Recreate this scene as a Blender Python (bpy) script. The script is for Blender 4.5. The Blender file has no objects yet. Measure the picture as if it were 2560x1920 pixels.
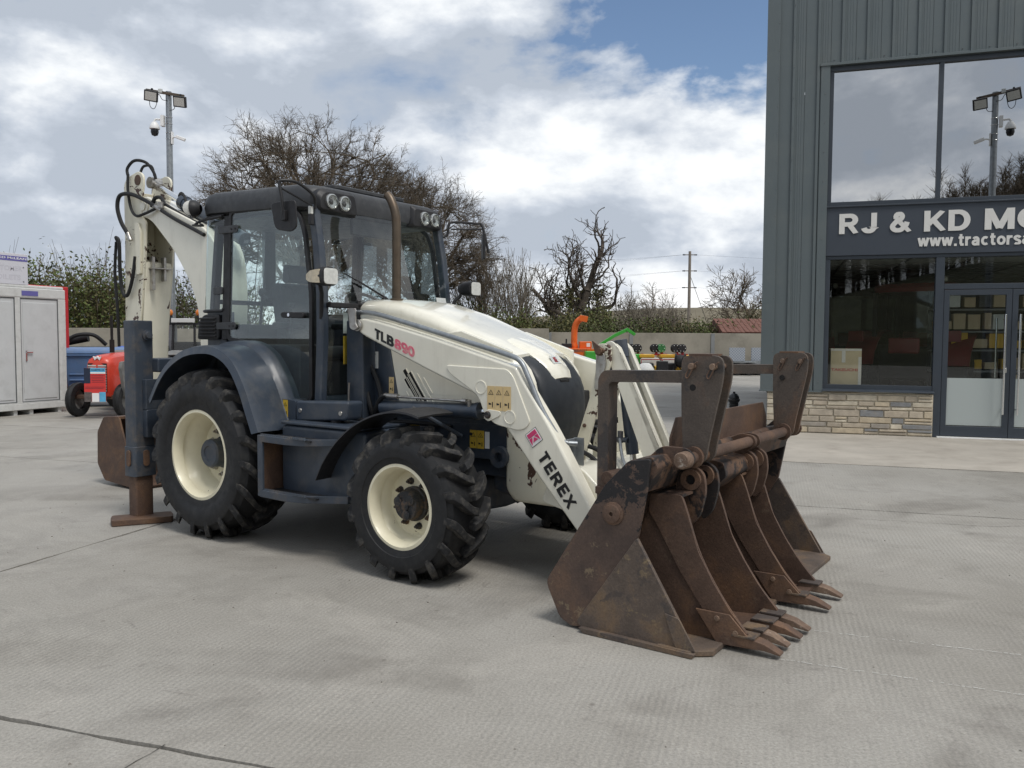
import bpy, bmesh, math, random
import numpy as np
from mathutils import Vector, Matrix
R = math.radians
SC = bpy.context.scene
COL = SC.collection
random.seed(7)

# ------------------------------------------------------------------ camera
PIT, ROL = R(3.08), R(.312)
right = Vector((1, 0, 0)); up = Vector((0, math.sin(PIT), math.cos(PIT))); fwd = Vector((0, math.cos(PIT), -math.sin(PIT)))
cr = right*math.cos(ROL) + up*math.sin(ROL); cu = up*math.cos(ROL) - right*math.sin(ROL)
cam = bpy.data.cameras.new('camera'); camo = bpy.data.objects.new('camera', cam); COL.objects.link(camo)
cam.sensor_width = 36; cam.lens = 2070/2560*36; cam.clip_start = .05; cam.clip_end = 6000
m = Matrix((cr, cu, -fwd)).transposed().to_4x4(); m.translation = Vector((0, 0, 1.6)); camo.matrix_world = m
SC.camera = camo

# ------------------------------------------------------------------ sky and sun
SUN_DIR = Vector((.32, -.45, 1.0)).normalized()      # towards the sun
SUN_EL = math.asin(SUN_DIR.z); SUN_AZ = math.atan2(SUN_DIR.x, SUN_DIR.y)
W = bpy.data.worlds.new('World'); SC.world = W; W.use_nodes = True
nt = W.node_tree; nt.nodes.clear()
def N(t, tree=None, **k):
    n = (tree or nt).nodes.new(t)
    for a, b in k.items(): setattr(n, a, b)
    return n
def LK(a, b, tree=None): (tree or nt).links.new(a, b)
def M2(op, a, b=None, c=None, tree=None, clamp=False):
    n = N('ShaderNodeMath', tree, operation=op, use_clamp=clamp); T = tree or nt
    for i, v in enumerate((a, b, c)):
        if v is None: continue
        if isinstance(v, (int, float)): n.inputs[i].default_value = v
        else: T.links.new(v, n.inputs[i])
    return n.outputs[0]
def ramp(tree, fac, stops, interp='LINEAR'):
    n = N('ShaderNodeValToRGB', tree); e = n.color_ramp; e.interpolation = interp
    while len(e.elements) < len(stops): e.elements.new(.5)
    for el, (p, c) in zip(e.elements, stops):
        el.position = p; el.color = (c if len(c) == 4 else tuple(c)+(1,)) if not isinstance(c, (int, float)) else (c, c, c, 1)
    if fac is not None: tree.links.new(fac, n.inputs[0])
    return n.outputs[0]
sky = N('ShaderNodeTexSky', sky_type='NISHITA', sun_disc=False, sun_elevation=SUN_EL, sun_rotation=SUN_AZ, air_density=1.0, dust_density=1.0, ozone_density=2.5)
bg1 = N('ShaderNodeBackground'); bg1.inputs[1].default_value = .095; LK(sky.outputs[0], bg1.inputs[0])
tc = N('ShaderNodeTexCoord'); sp = N('ShaderNodeSeparateXYZ'); LK(tc.outputs['Generated'], sp.inputs[0])
zz = M2('ADD', M2('MAXIMUM', sp.outputs[2], 0.0), .38)
cx = N('ShaderNodeCombineXYZ'); LK(M2('DIVIDE', sp.outputs[0], zz), cx.inputs[0]); LK(M2('DIVIDE', sp.outputs[1], zz), cx.inputs[1])
def noise(vec, scale, detail=8, rough=.55, off=(0, 0, 0), dist=0, tree=None, lac=2.0):
    T = tree or nt
    mp = N('ShaderNodeMapping', tree); mp.inputs['Location'].default_value = off; T.links.new(vec, mp.inputs[0])
    n = N('ShaderNodeTexNoise', tree); n.inputs['Scale'].default_value = scale; n.inputs['Detail'].default_value = detail if tree is None else min(detail, 5)
    n.inputs['Roughness'].default_value = rough; n.inputs['Distortion'].default_value = dist; n.inputs['Lacunarity'].default_value = lac
    T.links.new(mp.outputs[0], n.inputs[0]); return n.outputs[0]
sq = N('ShaderNodeVectorMath', operation='MULTIPLY'); LK(tc.outputs['Generated'], sq.inputs[0]); sq.inputs[1].default_value = (1.0, 1.0, 1.9); CV = sq.outputs[0]
big = noise(CV, 1.5, 2, .5, (3.1, 7.3, 0), .2)
med = noise(CV, 4.2, 7, .56, (1.7, 4.2, 0), .15)
gap = N('ShaderNodeVectorMath', operation='DISTANCE'); LK(tc.outputs['Generated'], gap.inputs[0]); gap.inputs[1].default_value = Vector((.185, .93, .465)).normalized()
gapd = M2('ADD', gap.outputs['Value'], M2('MULTIPLY', M2('SUBTRACT', med, .5), .42))
gapm = ramp(nt, gapd, [(0.0, 1.0), (.07, .9), (.12, .45), (.23, 0.0)])
dens = M2('SUBTRACT', M2('ADD', M2('MULTIPLY', big, .5), M2('MULTIPLY', med, .62)), M2('MULTIPLY', gapm, .33))
mask = ramp(nt, dens, [(.365, 0.0), (.425, .65), (.48, 1.0)])
sh1 = noise(CV, 4.2, 7, .56, (1.655, 4.17, .12), .15)           # the same field a little towards the sun: bright sunward rims, grey bases
rim_ = M2('MULTIPLY', M2('SUBTRACT', med, sh1), 1.3)
lr_ = M2('MULTIPLY', sp.outputs[0], .17)                        # heavier cloud to the west, breaking up to the east
lum = M2('ADD', M2('ADD', M2('ADD', M2('MULTIPLY', med, .55), M2('MULTIPLY', big, .45)), rim_), lr_)
ccol = ramp(nt, lum, [(.34, (.44, .49, .565)), (.46, (.54, .59, .665)), (.56, (.68, .72, .775)), (.66, (.83, .86, .89)), (.78, (.97, .975, .98))])
bg2 = N('ShaderNodeBackground'); LK(ccol, bg2.inputs[0]); bg2.inputs[1].default_value = .90
mx = N('ShaderNodeMixShader'); LK(mask, mx.inputs[0]); LK(bg1.outputs[0], mx.inputs[1]); LK(bg2.outputs[0], mx.inputs[2])
W.cycles.sampling_method = 'NONE'
wo = N('ShaderNodeOutputWorld'); LK(mx.outputs[0], wo.inputs[0])
sl = bpy.data.lights.new('sun', 'SUN'); sl.energy = 1.7; sl.angle = R(18); sl.color = (1.0, .965, .91)
so = bpy.data.objects.new('sun', sl); COL.objects.link(so); so.rotation_euler = SUN_DIR.to_track_quat('Z', 'Y').to_euler()
vs = SC.view_settings; vs.view_transform = 'Standard'; vs.look = 'None'; vs.exposure = 0.32; vs.gamma = 1.0; vs.use_curve_mapping = False

cy = SC.cycles; cy.max_bounces = 6; cy.diffuse_bounces = 3; cy.glossy_bounces = 3; cy.transmission_bounces = 4; cy.transparent_max_bounces = 16; cy.caustics_reflective = False; cy.caustics_refractive = False

# ------------------------------------------------------------------ materials
MATS = {}
def newmat(name):
    mt = bpy.data.materials.new(name); mt.use_nodes = True; MATS[name] = mt
    return mt, mt.node_tree, mt.node_tree.nodes['Principled BSDF']
def mixc(t, fac, a, b, mode='MIX'):
    n = N('ShaderNodeMix', t, data_type='RGBA', blend_type=mode)
    for i, v in ((0, fac), (6, a), (7, b)):
        if isinstance(v, (int, float)): n.inputs[i].default_value = v
        elif isinstance(v, (tuple, list)): n.inputs[i].default_value = tuple(v) + ((1,) if len(v) == 3 else ())
        else: t.links.new(v, n.inputs[i])
    return n.outputs[2]
def coords(t, kind='Object'): return N('ShaderNodeTexCoord', t).outputs[kind]
def bump(t, h, strength, dist=.01, prev=None):
    b = N('ShaderNodeBump', t); b.inputs['Strength'].default_value = strength; b.inputs['Distance'].default_value = dist
    t.links.new(h, b.inputs['Height'])
    if prev is not None: t.links.new(prev, b.inputs['Normal'])
    return b.outputs[0]
def plain(name, c, rough=.5, metal=0.0, var=.10, scale=6, dirt=None, dirtamt=.0, coat=0.0, bmp=0.0, spec=.5, bscale=60):
    """painted or bare surface: base colour with broad variation, fine dirt and uneven gloss"""
    mt, t, b = newmat(name); co = coords(t)
    n1 = noise(co, scale, 6, .6, tree=t); v = ramp(t, n1, [(.3, tuple(x*(1-var) for x in c)), (.7, tuple(min(1, x*(1+var)) for x in c))])
    if dirt:
        n2 = noise(co, scale*1.7, 8, .68, (4, 2, 7), tree=t); f = ramp(t, n2, [(.48, 0.0), (.72, dirtamt)]); v = mixc(t, f, v, dirt)
    t.links.new(v, b.inputs['Base Color'])
    rr = ramp(t, noise(co, scale*2.3, 5, .6, (1, 9, 3), tree=t), [(.3, max(.02, rough*.82)), (.7, min(1, rough*1.18))]); t.links.new(rr, b.inputs['Roughness'])
    b.inputs['Metallic'].default_value = metal; b.inputs['Specular IOR Level'].default_value = spec
    if coat: b.inputs['Coat Weight'].default_value = coat; b.inputs['Coat Roughness'].default_value = .12
    if bmp: t.links.new(bump(t, noise(co, bscale, 4, .6, tree=t), bmp, .004), b.inputs['Normal'])
    return mt
def rusty(name, a=(.100, .062, .045), bcol=(.158, .089, .051), dark=(.018, .017, .018), darkamt=.5, pale=(.30, .25, .17), paleamt=.25, scale=3.0, rough=.72):
    mt, t, b = newmat(name); co = coords(t)
    n1 = noise(co, scale, 9, .65, tree=t, dist=.4); v = ramp(t, n1, [(.30, tuple(x*.7 for x in a)), (.5, a), (.68, bcol)])
    n2 = noise(co, scale*.9, 10, .72, (5, 1, 2), .3, tree=t); v = mixc(t, ramp(t, n2, [(.60-.16*darkamt, 0.0), (.635-.14*darkamt, .92*min(1.0, darkamt*2.2+.05))]), v, dark)
    n3 = noise(co, scale*2.6, 10, .75, (2, 8, 5), tree=t); v = mixc(t, ramp(t, n3, [(.60, 0.0), (.70, paleamt)]), v, pale)
    n4 = noise(co, 90, 3, .7, tree=t); v = mixc(t, .35, v, ramp(t, n4, [(.3, .25), (.7, .8)]), 'OVERLAY')
    t.links.new(v, b.inputs['Base Color']); t.links.new(ramp(t, n2, [(.3, rough*1.1), (.7, rough*.75)]), b.inputs['Roughness'])
    b.inputs['Specular IOR Level'].default_value = .35
    t.links.new(bump(t, noise(co, 45, 6, .7, tree=t), .35, .004, bump(t, n3, .25, .01)), b.inputs['Normal'])
    return mt
def chipped(name, c, chip=(.075, .038, .026), thr=.70, rough=.38, scale=2.2, coat=.25):
    """gloss paint with rust showing through in chips and faint grime"""
    mt, t, b = newmat(name); co = coords(t)
    v = ramp(t, noise(co, 1.6, 5, .6, tree=t), [(.3, tuple(x*.95 for x in c)), (.7, tuple(min(1, x*1.03) for x in c))])
    g = noise(co, 5, 9, .7, (3, 3, 1), tree=t); v = mixc(t, ramp(t, g, [(.47, 0.0), (.8, .14)]), v, (.25, .21, .15))
    ms = N('ShaderNodeMapping', t); ms.inputs['Scale'].default_value = (9, 9, .8); t.links.new(co, ms.inputs[0]); stk = noise(ms.outputs[0], 1.6, 5, .65, (2, 6, 1), tree=t)
    v = mixc(t, ramp(t, stk, [(.54, 0.0), (.82, .20)]), v, (.27, .215, .14))
    ch = noise(co, scale*3, 10, .74, (9, 4, 2), .4, tree=t); f = ramp(t, ch, [(thr, 0.0), (thr+.015, 1.0)])
    v = mixc(t, f, v, chip); t.links.new(v, b.inputs['Base Color'])
    t.links.new(ramp(t, f, [(0, rough), (1, .8)]), b.inputs['Roughness']); b.inputs['Coat Weight'].default_value = coat; b.inputs['Coat Roughness'].default_value = .06
    return mt
CREAM = (.82, .79, .675)
chipped('cream_paint', CREAM, thr=.715, rough=.26, coat=.7)
chipped('cream_rusty', (.77, .735, .60), thr=.585, rough=.45, scale=1.0)
chipped('rim_paint', (.80, .745, .56), thr=.70, rough=.42, scale=3.0, coat=.1)
plain('slate_paint', (.034, .046, .066), .42, var=.18, scale=4, dirt=(.13, .125, .115), dirtamt=.35, coat=.12)
plain('slate_worn', (.046, .058, .077), .5, var=.2, scale=5, dirt=(.15, .12, .09), dirtamt=.55)
plain('roof_plastic', (.032, .034, .038), .5, var=.2, scale=5, dirt=(.10, .10, .10), dirtamt=.4, bmp=.12)
plain('black_plastic', (.011, .011, .013), .55, var=.2, scale=8, dirt=(.05, .047, .044), dirtamt=.3, bmp=.1)
plain('black_gloss', (.010, .011, .013), .25, var=.1)
plain('grille_plastic', (.013, .017, .023), .55, var=.2, scale=6, dirt=(.05, .05, .052), dirtamt=.25, bmp=.12)
plain('rubber', (.0115, .012, .0135), .62, var=.2, scale=7, dirt=(.06, .056, .05), dirtamt=.22, bmp=.2, spec=.4)
plain('tread_rubber', (.020, .0203, .0215), .75, var=.25, scale=9, dirt=(.12, .11, .096), dirtamt=.75, bmp=.35, spec=.3)
plain('hose_rubber', (.013, .013, .014), .6, var=.2, spec=.4)
plain('galvanised', (.30, .32, .335), .45, metal=.75, var=.2, scale=14)
plain('steel', (.42, .41, .39), .4, metal=.9, var=.2, scale=12, dirt=(.16, .10, .06), dirtamt=.6)
plain('chrome', (.78, .79, .80), .12, metal=1.0, var=.03)
plain('exhaust_metal', (.11, .085, .062), .42, metal=.6, var=.3, scale=7, dirt=(.13, .09, .06), dirtamt=.6)
plain('soot_and_hole_shade', (.008, .007, .007), .9)  # near-black: soot, and the painted-in shade of holes and slots
plain('seat_vinyl', (.012, .013, .015), .65, var=.2)
plain('warning_yellow', (.62, .42, .045), .5, var=.08, dirt=(.2, .15, .06), dirtamt=.3)
plain('warning_tan', (.70, .52, .26), .5, var=.05)
plain('white_paint', (.74, .74, .72), .45, var=.06, dirt=(.4, .38, .33), dirtamt=.25)
plain('print_black', (.010, .010, .011), .5, var=0)
plain('print_pink', (.70, .13, .20), .5, var=.18, scale=14, dirt=(.72, .45, .40), dirtamt=.8)
plain('print_magenta', (.62, .045, .16), .45, var=.05)
plain('print_white', (.80, .80, .79), .45, var=.03)
plain('label_grey', (.55, .57, .56), .5, var=.1, scale=60)
rusty('rust', darkamt=.08, paleamt=.18)
rusty('rust_black', darkamt=.72, scale=3.4, paleamt=.12)
rusty('rust_worn', a=(.112, .086, .070), bcol=(.180, .120, .072), dark=(.070, .058, .053), darkamt=.40, pale=(.27, .20, .11), paleamt=.6, scale=3.6)
rusty('rust_orange', a=(.11, .069, .050), bcol=(.165, .095, .058), darkamt=.0, paleamt=.15, scale=4)
rusty('rust_grey', a=(.092, .074, .062), bcol=(.145, .088, .058), dark=(.034, .035, .038), darkamt=.30, paleamt=.12, scale=2.6, rough=.6)
rusty('rust_tip', a=(.15, .10, .072), bcol=(.24, .165, .115), darkamt=.0, pale=(.46, .41, .35), paleamt=.7, scale=7)
rusty('rust_hub', a=(.050, .047, .046), bcol=(.13, .075, .04), dark=(.02, .022, .025), darkamt=.5, paleamt=.1, scale=9)

def glassmat(name, tint, ior=1.5, refl=1.0, rough=.0, body=None, bodyamt=0.0):
    """thin sheet of glass: tinted see-through plus a surface reflection that grows at grazing angles"""
    mt = bpy.data.materials.new(name); mt.use_nodes = True; MATS[name] = mt; t = mt.node_tree; t.nodes.clear()
    tr = N('ShaderNodeBsdfTransparent', t); tr.inputs[0].default_value = tint+(1,)
    gl = N('ShaderNodeBsdfGlossy', t); gl.inputs[0].default_value = (1, 1, 1, 1); gl.inputs['Roughness'].default_value = rough
    g = N('ShaderNodeNewGeometry', t); dt = N('ShaderNodeVectorMath', t, operation='DOT_PRODUCT'); t.links.new(g.outputs['Incoming'], dt.inputs[0]); t.links.new(g.outputs['Normal'], dt.inputs[1])
    f0 = ((ior-1)/(ior+1))**2*refl; om = M2('SUBTRACT', 1.0, M2('ABSOLUTE', dt.outputs['Value'], tree=t), tree=t)
    f = M2('ADD', f0, M2('MULTIPLY', M2('POWER', om, 5.0, tree=t), 1-f0, tree=t), tree=t, clamp=True)
    mxs = N('ShaderNodeMixShader', t); t.links.new(f, mxs.inputs[0]); t.links.new(tr.outputs[0], mxs.inputs[1]); t.links.new(gl.outputs[0], mxs.inputs[2])
    out = mxs.outputs[0]
    if bodyamt:
        d = N('ShaderNodeBsdfDiffuse', t); d.inputs[0].default_value = body+(1,)
        m3 = N('ShaderNodeMixShader', t); m3.inputs[0].default_value = bodyamt; t.links.new(out, m3.inputs[1]); t.links.new(d.outputs[0], m3.inputs[2]); out = m3.outputs[0]
    o = N('ShaderNodeOutputMaterial', t); t.links.new(out, o.inputs[0]); return mt
glassmat('cab_glass', (.91, .97, .96), 1.5, 2.1, body=(.25, .27, .27), bodyamt=.004)
glassmat('shop_glass', (.88, .91, .90), 1.5, 1.0)
glassmat('mirror_window', (.10, .11, .115), 3.0, 2.1)
glassmat('frosted_film', (.2, .22, .22), 1.4, .8, rough=.25, body=(.50, .55, .54), bodyamt=.8)
glassmat('lamp_glass', (.85, .87, .86), 1.5, 1.8)
plain('lamp_reflector', (.50, .51, .50), .25, metal=.9, var=.05)
plain('lens_amber', (.60, .52, .38), .3, var=.15, scale=30)
plain('lens_clear', (.62, .62, .58), .22, var=.12, scale=40, coat=.5)
plain('beacon_orange', (.62, .17, .015), .2, var=.1, coat=.5)

# ------------------------------------------------------------------ mesh helpers
class MB:
    def __init__(s): s.v = []; s.f = []
    def add(s, vs, fs):
        o = len(s.v); s.v += [tuple(p) for p in vs]; s.f += [tuple(i+o for i in f) for f in fs]; return s
    def bb(s, x0, x1, y0, y1, z0, z1):
        return s.add([(x0, y0, z0), (x1, y0, z0), (x1, y1, z0), (x0, y1, z0), (x0, y0, z1), (x1, y0, z1), (x1, y1, z1), (x0, y1, z1)],
                     [(0, 3, 2, 1), (4, 5, 6, 7), (0, 1, 5, 4), (1, 2, 6, 5), (2, 3, 7, 6), (3, 0, 4, 7)])
    def obox(s, c, size, mat):
        c = Vector(c); h = [x/2 for x in size]; o = []
        for z in (-1, 1):
            for y, x in ((-1, -1), (-1, 1), (1, 1), (1, -1)): o.append(c + mat @ Vector((x*h[0], y*h[1], z*h[2])))
        return s.add(o, [(0, 3, 2, 1), (4, 5, 6, 7), (0, 1, 5, 4), (1, 2, 6, 5), (2, 3, 7, 6), (3, 0, 4, 7)])
    def prism(s, pts, a, b, ax='y'):
        n = len(pts); P = {'y': lambda p, t: (p[0], t, p[1]), 'x': lambda p, t: (t, p[0], p[1]), 'z': lambda p, t: (p[0], p[1], t)}[ax]
        vs = [P(p, a) for p in pts] + [P(p, b) for p in pts]
        return s.add(vs, [tuple(range(n))[::-1], tuple(range(n, 2*n))] + [(i, (i+1) % n, n+(i+1) % n, n+i) for i in range(n)])
    def loft(s, rings, cap=True, closed=True):
        n = len(rings[0]); o = len(s.v); vs = [p for r in rings for p in r]; fs = []
        for k in range(len(rings)-1):
            for i in range(n if closed else n-1):
                j = (i+1) % n; fs.append((k*n+i, k*n+j, (k+1)*n+j, (k+1)*n+i))
        if cap and closed: fs += [tuple(range(n))[::-1], tuple((len(rings)-1)*n+i for i in range(n))]
        return s.add(vs, fs)
    def cyl(s, p0, p1, r0, r1=None, n=16, cap=True):
        return s.tube([p0, p1], [r0, r0 if r1 is None else r1], n, cap)
    def tube(s, path, r, n=8, cap=True):
        P = [Vector(p) for p in path]; rr = r if isinstance(r, (list, tuple)) else [r]*len(P)
        d = (P[1]-P[0]).normalized(); u = d.orthogonal().normalized(); rings = []
        for i, p in enumerate(P):
            a = P[max(0, i-1)]; b = P[min(len(P)-1, i+1)]; nd = (b-a).normalized()
            q = d.rotation_difference(nd); u = q @ u; d = nd; w = d.cross(u)
            rings.append([p + (u*math.cos(t) + w*math.sin(t))*rr[i] for t in (2*math.pi*k/n for k in range(n))])
        return s.loft(rings, cap)
    def lathe(s, prof, c, axis, n=32, close=False):
        """prof: (radius, distance along axis) about the line through c"""
        c = Vector(c); d = Vector(axis).normalized(); u = d.orthogonal().normalized(); w = d.cross(u); rings = []
        for r, t in prof:
            rings.append([c + d*t + (u*math.cos(a) + w*math.sin(a))*max(r, 1e-4) for a in (2*math.pi*k/n for k in range(n))])
        if close: rings.append(rings[0])
        return s.loft(rings, cap=False)
    def sphere(s, c, r, sc=(1, 1, 1), n=12, k=8, t0=0.0, t1=math.pi):
        rings = []
        for i in range(k+1):
            t = t0 + (t1-t0)*i/k; q = max(math.sin(t), 1e-3)
            rings.append([(c[0]+r*sc[0]*q*math.cos(a), c[1]+r*sc[1]*q*math.sin(a), c[2]+r*sc[2]*math.cos(t)) for a in (2*math.pi*j/n for j in range(n))])
        return s.loft(rings)
    def quad(s, a, b, c, d): return s.add([a, b, c, d], [(0, 1, 2, 3)])
    def xf(s, M):
        s.v = [tuple(M @ Vector(p)) for p in s.v]; return s
    def build(s, name, mat, parent=None, bevel=0.0, seg=2, ang=38, recalc=True, mats=None, midx=None):
        me = bpy.data.meshes.new(name); me.from_pydata(s.v, [], s.f)
        if recalc:
            bm = bmesh.new(); bm.from_mesh(me); bmesh.ops.recalc_face_normals(bm, faces=bm.faces); bm.to_mesh(me); bm.free()
        me.polygons.foreach_set('use_smooth', [True]*len(me.polygons)); me.set_sharp_from_angle(angle=R(ang))
        o = bpy.data.objects.new(name, me); COL.objects.link(o)
        for q in ([mat] if mats is None else mats): me.materials.append(MATS[q])
        if midx: me.polygons.foreach_set('material_index', midx)
        if parent is not None: o.parent = parent
        if bevel:
            bv = o.modifiers.new('bevel', 'BEVEL'); bv.width = bevel; bv.segments = seg; bv.limit_method = 'ANGLE'; bv.angle_limit = R(35); bv.harden_normals = True
        return o
def smooth_path(pts, k=6):
    P = [Vector(p) for p in pts]; out = []
    for i in range(len(P)-1):
        a, b, c, d = P[max(0, i-1)], P[i], P[i+1], P[min(len(P)-1, i+2)]
        for j in range(k):
            t = j/k; out.append(.5*((2*b) + (c-a)*t + (2*a-5*b+4*c-d)*t*t + (3*b-a-3*c+d)*t**3))
    out.append(P[-1]); return out
def rrect(x0, x1, y0, y1, r, k=4):
    o = []
    for cx_, cy_, a0 in ((x1-r, y1-r, 0), (x0+r, y1-r, 90), (x0+r, y0+r, 180), (x1-r, y0+r, 270)):
        for i in range(k+1):
            a = R(a0+90*i/k); o.append((cx_+r*math.cos(a), cy_+r*math.sin(a)))
    return o
def rpoly(pts, r, k=4):
    """round the corners of a polygon"""
    o = []; n = len(pts)
    for i in range(n):
        p = Vector(pts[i]).to_2d(); a = Vector(pts[i-1]).to_2d()-p; b = Vector(pts[(i+1) % n]).to_2d()-p
        rr = min(r if not isinstance(r, (list, tuple)) else r[i], a.length*.45, b.length*.45)
        if rr < 1e-4: o.append(tuple(p)); continue
        s0 = p+a.normalized()*rr; s1 = p+b.normalized()*rr
        for j in range(k+1):
            t = j/k; o.append(tuple(s0*(1-t)**2 + p*2*t*(1-t) + s1*t*t))
    return o
def empty(name, loc=(0, 0, 0), rz=0.0, parent=None):
    o = bpy.data.objects.new(name, None); COL.objects.link(o); o.location = loc; o.rotation_euler = (0, 0, rz); o.empty_display_size = .2
    if parent: o.parent = parent
    return o
def tag(o, label=None, cat=None, group=None, kind=None):
    if label: o['label'] = label
    if cat: o['category'] = cat
    if group: o['group'] = group
    if kind: o['kind'] = kind
    return o
def copy_tree(o, parent=None):
    c = o.copy(); COL.objects.link(c); c.parent = parent
    for ch in list(o.children): copy_tree(ch, c)
    return c
_tc = {}
def text_geo(body, bold=.0, shear=0.0, space=1.0):
    cu_ = bpy.data.curves.new('t', 'FONT'); cu_.body = body; cu_.size = 1; cu_.offset = bold; cu_.shear = shear; cu_.space_character = space; cu_.extrude = 0.0; cu_.resolution_u = 3
    ob = bpy.data.objects.new('t', cu_); COL.objects.link(ob); dg = bpy.context.evaluated_depsgraph_get(); dg.update()
    me = bpy.data.meshes.new_from_object(ob.evaluated_get(dg)); vs = [tuple(v.co) for v in me.vertices]; fs = [tuple(p.vertices) for p in me.polygons]
    bpy.data.objects.remove(ob); bpy.data.curves.remove(cu_); bpy.data.meshes.remove(me); return vs, fs
def text(name, body, org, xd, ud, width, height, mat, parent, thick=.002, bold=.02, shear=0.0, space=1.0):
    """lettering as thin raised letters, lower left corner at org, fitted to width x height"""
    vs, fs = text_geo(body, bold, shear, space); xs = [v[0] for v in vs]; ys = [v[1] for v in vs]
    x0, x1, y0, y1 = min(xs), max(xs), min(ys), max(ys); sx = width/(x1-x0); sy = height/(y1-y0)
    org = Vector(org); xd = Vector(xd).normalized(); ud = Vector(ud).normalized(); nd = xd.cross(ud)
    b = MB(); n = len(vs)
    fr = [org + xd*(v[0]-x0)*sx + ud*(v[1]-y0)*sy + nd*thick for v in vs]
    cnt = {}
    for f in fs:
        for i in range(len(f)): e = (f[i], f[(i+1) % len(f)]); cnt[e] = 1
    back = [p - nd*thick for p in fr]
    side = [(e[0], e[1], n+e[1], n+e[0]) for e in cnt if (e[1], e[0]) not in cnt]
    b.add(fr+back, fs + [tuple(reversed(q)) for q in side])
    return b.build(name, mat, parent, recalc=False)

# bold sans lettering drawn as strokes (unit cap height)
def _arc(cx_, cy_, rx, ry, a0, a1, n=9): return [(cx_+rx*math.cos(R(a0+(a1-a0)*i/n)), cy_+ry*math.sin(R(a0+(a1-a0)*i/n))) for i in range(n+1)]
def _w(v): return v
GLY = {
 'R': (.74, [[(.1, 0), (.1, 1)], [(.1, .9), (.40, .9)]+_arc(.40, .685, .21, .215, 90, -90)[1:]+[(.1, .47)], [(.36, .50), (.64, 0)]]), 'J': (.58, [[(.48, 1), (.48, .30)]+_arc(.29, .30, .19, .20, 0, -170)]),
 '&': (.86, [[(.80, .0), (.25, .68)], [(.25, .66)]+_arc(.37, .77, .125, .135, 200, -40, 9)+[(.44, .64)], [(.46, .66), (.22, .48)]+_arc(.33, .28, .22, .185, 140, 330, 10)+[(.66, .36), (.70, .50)]]), 'K': (.74, [[(.1, 0), (.1, 1)], [(.14, .34), (.62, 1)], [(.30, .56), (.66, 0)]]),
 'D': (.74, [[(.1, 0), (.1, 1)], [(.1, .9), (.34, .9)]+_arc(.34, .5, .30, .40, 90, -90, 12)[1:]+[(.1, .1)]]), 'M': (.92, [[(.1, 0), (.1, 1)], [(.13, 1), (.46, .06)], [(.46, .06), (.79, 1)], [(.82, 1), (.82, 0)]]),
 'C': (.74, [_arc(.40, .5, .30, .40, 42, 318, 16)]), 'c': (.56, [_arc(.29, .36, .20, .27, 48, 312, 12)]), 'L': (.60, [[(.1, 1), (.1, .1), (.58, .1)]]), 'E': (.64, [[(.1, 0), (.1, 1)], [(.1, .9), (.60, .9)], [(.1, .5), (.56, .5)], [(.1, .1), (.61, .1)]]),
 'A': (.76, [[(.07, 0), (.38, 1)], [(.38, 1), (.69, 0)], [(.18, .28), (.58, .28)]]), 'N': (.76, [[(.1, 0), (.1, 1)], [(.13, .97), (.63, .03)], [(.66, 1), (.66, 0)]]), 'T': (.66, [[(.02, .9), (.64, .9)], [(.33, .9), (.33, 0)]]),
 'X': (.72, [[(.06, 0), (.64, 1)], [(.64, 0), (.06, 1)]]), 'B': (.72, [[(.1, 0), (.1, 1)], [(.1, .9), (.38, .9)]+_arc(.38, .71, .19, .19, 90, -90)[1:]+[(.1, .52)], [(.38, .52)]+_arc(.40, .31, .21, .21, 90, -90)+[(.1, .1)]]),
 '8': (.70, [_arc(.35, .72, .22, .18, 0, 360, 14), _arc(.35, .30, .25, .20, 0, 360, 14)]), '9': (.70, [_arc(.35, .66, .25, .24, 0, 360, 14), [(.60, .62), (.60, .3)]+_arc(.38, .30, .22, .20, 0, -150, 7)]), '0': (.70, [_arc(.35, .5, .25, .40, 0, 360, 18)]),
 'w': (.80, [[(.07, .72), (.23, .04)], [(.23, .04), (.40, .70)], [(.40, .70), (.57, .04)], [(.57, .04), (.73, .72)]]), '.': (.30, [[(.14, 0), (.14, .19)]]), 't': (.42, [[(.17, .93), (.17, .22), (.22, .10), (.38, .10)], [(.01, .65), (.37, .65)]]), 'r': (.42, [[(.1, 0), (.1, .73)], [(.1, .42), (.16, .56), (.26, .63), (.40, .63)]]),
 'a': (.60, [[(.44, 0), (.44, .46)]+_arc(.28, .47, .16, .165, 0, 160, 7), [(.44, .42), (.26, .38)]+_arc(.23, .23, .14, .15, 100, 290, 8)+[(.42, .22)]]), 'o': (.62, [_arc(.31, .36, .21, .27, 0, 360, 16)]), 's': (.54, [[(.45, .53)]+_arc(.27, .52, .17, .13, 35, 200, 6)+[(.20, .40), (.36, .32)]+_arc(.27, .19, .18, .13, 30, -150, 7)]), 'l': (.26, [[(.12, 0), (.12, 1)]]), 'e': (.60, [[(.10, .36), (.48, .36)]+_arc(.29, .36, .20, .27, 8, 315, 14)])}
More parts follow.
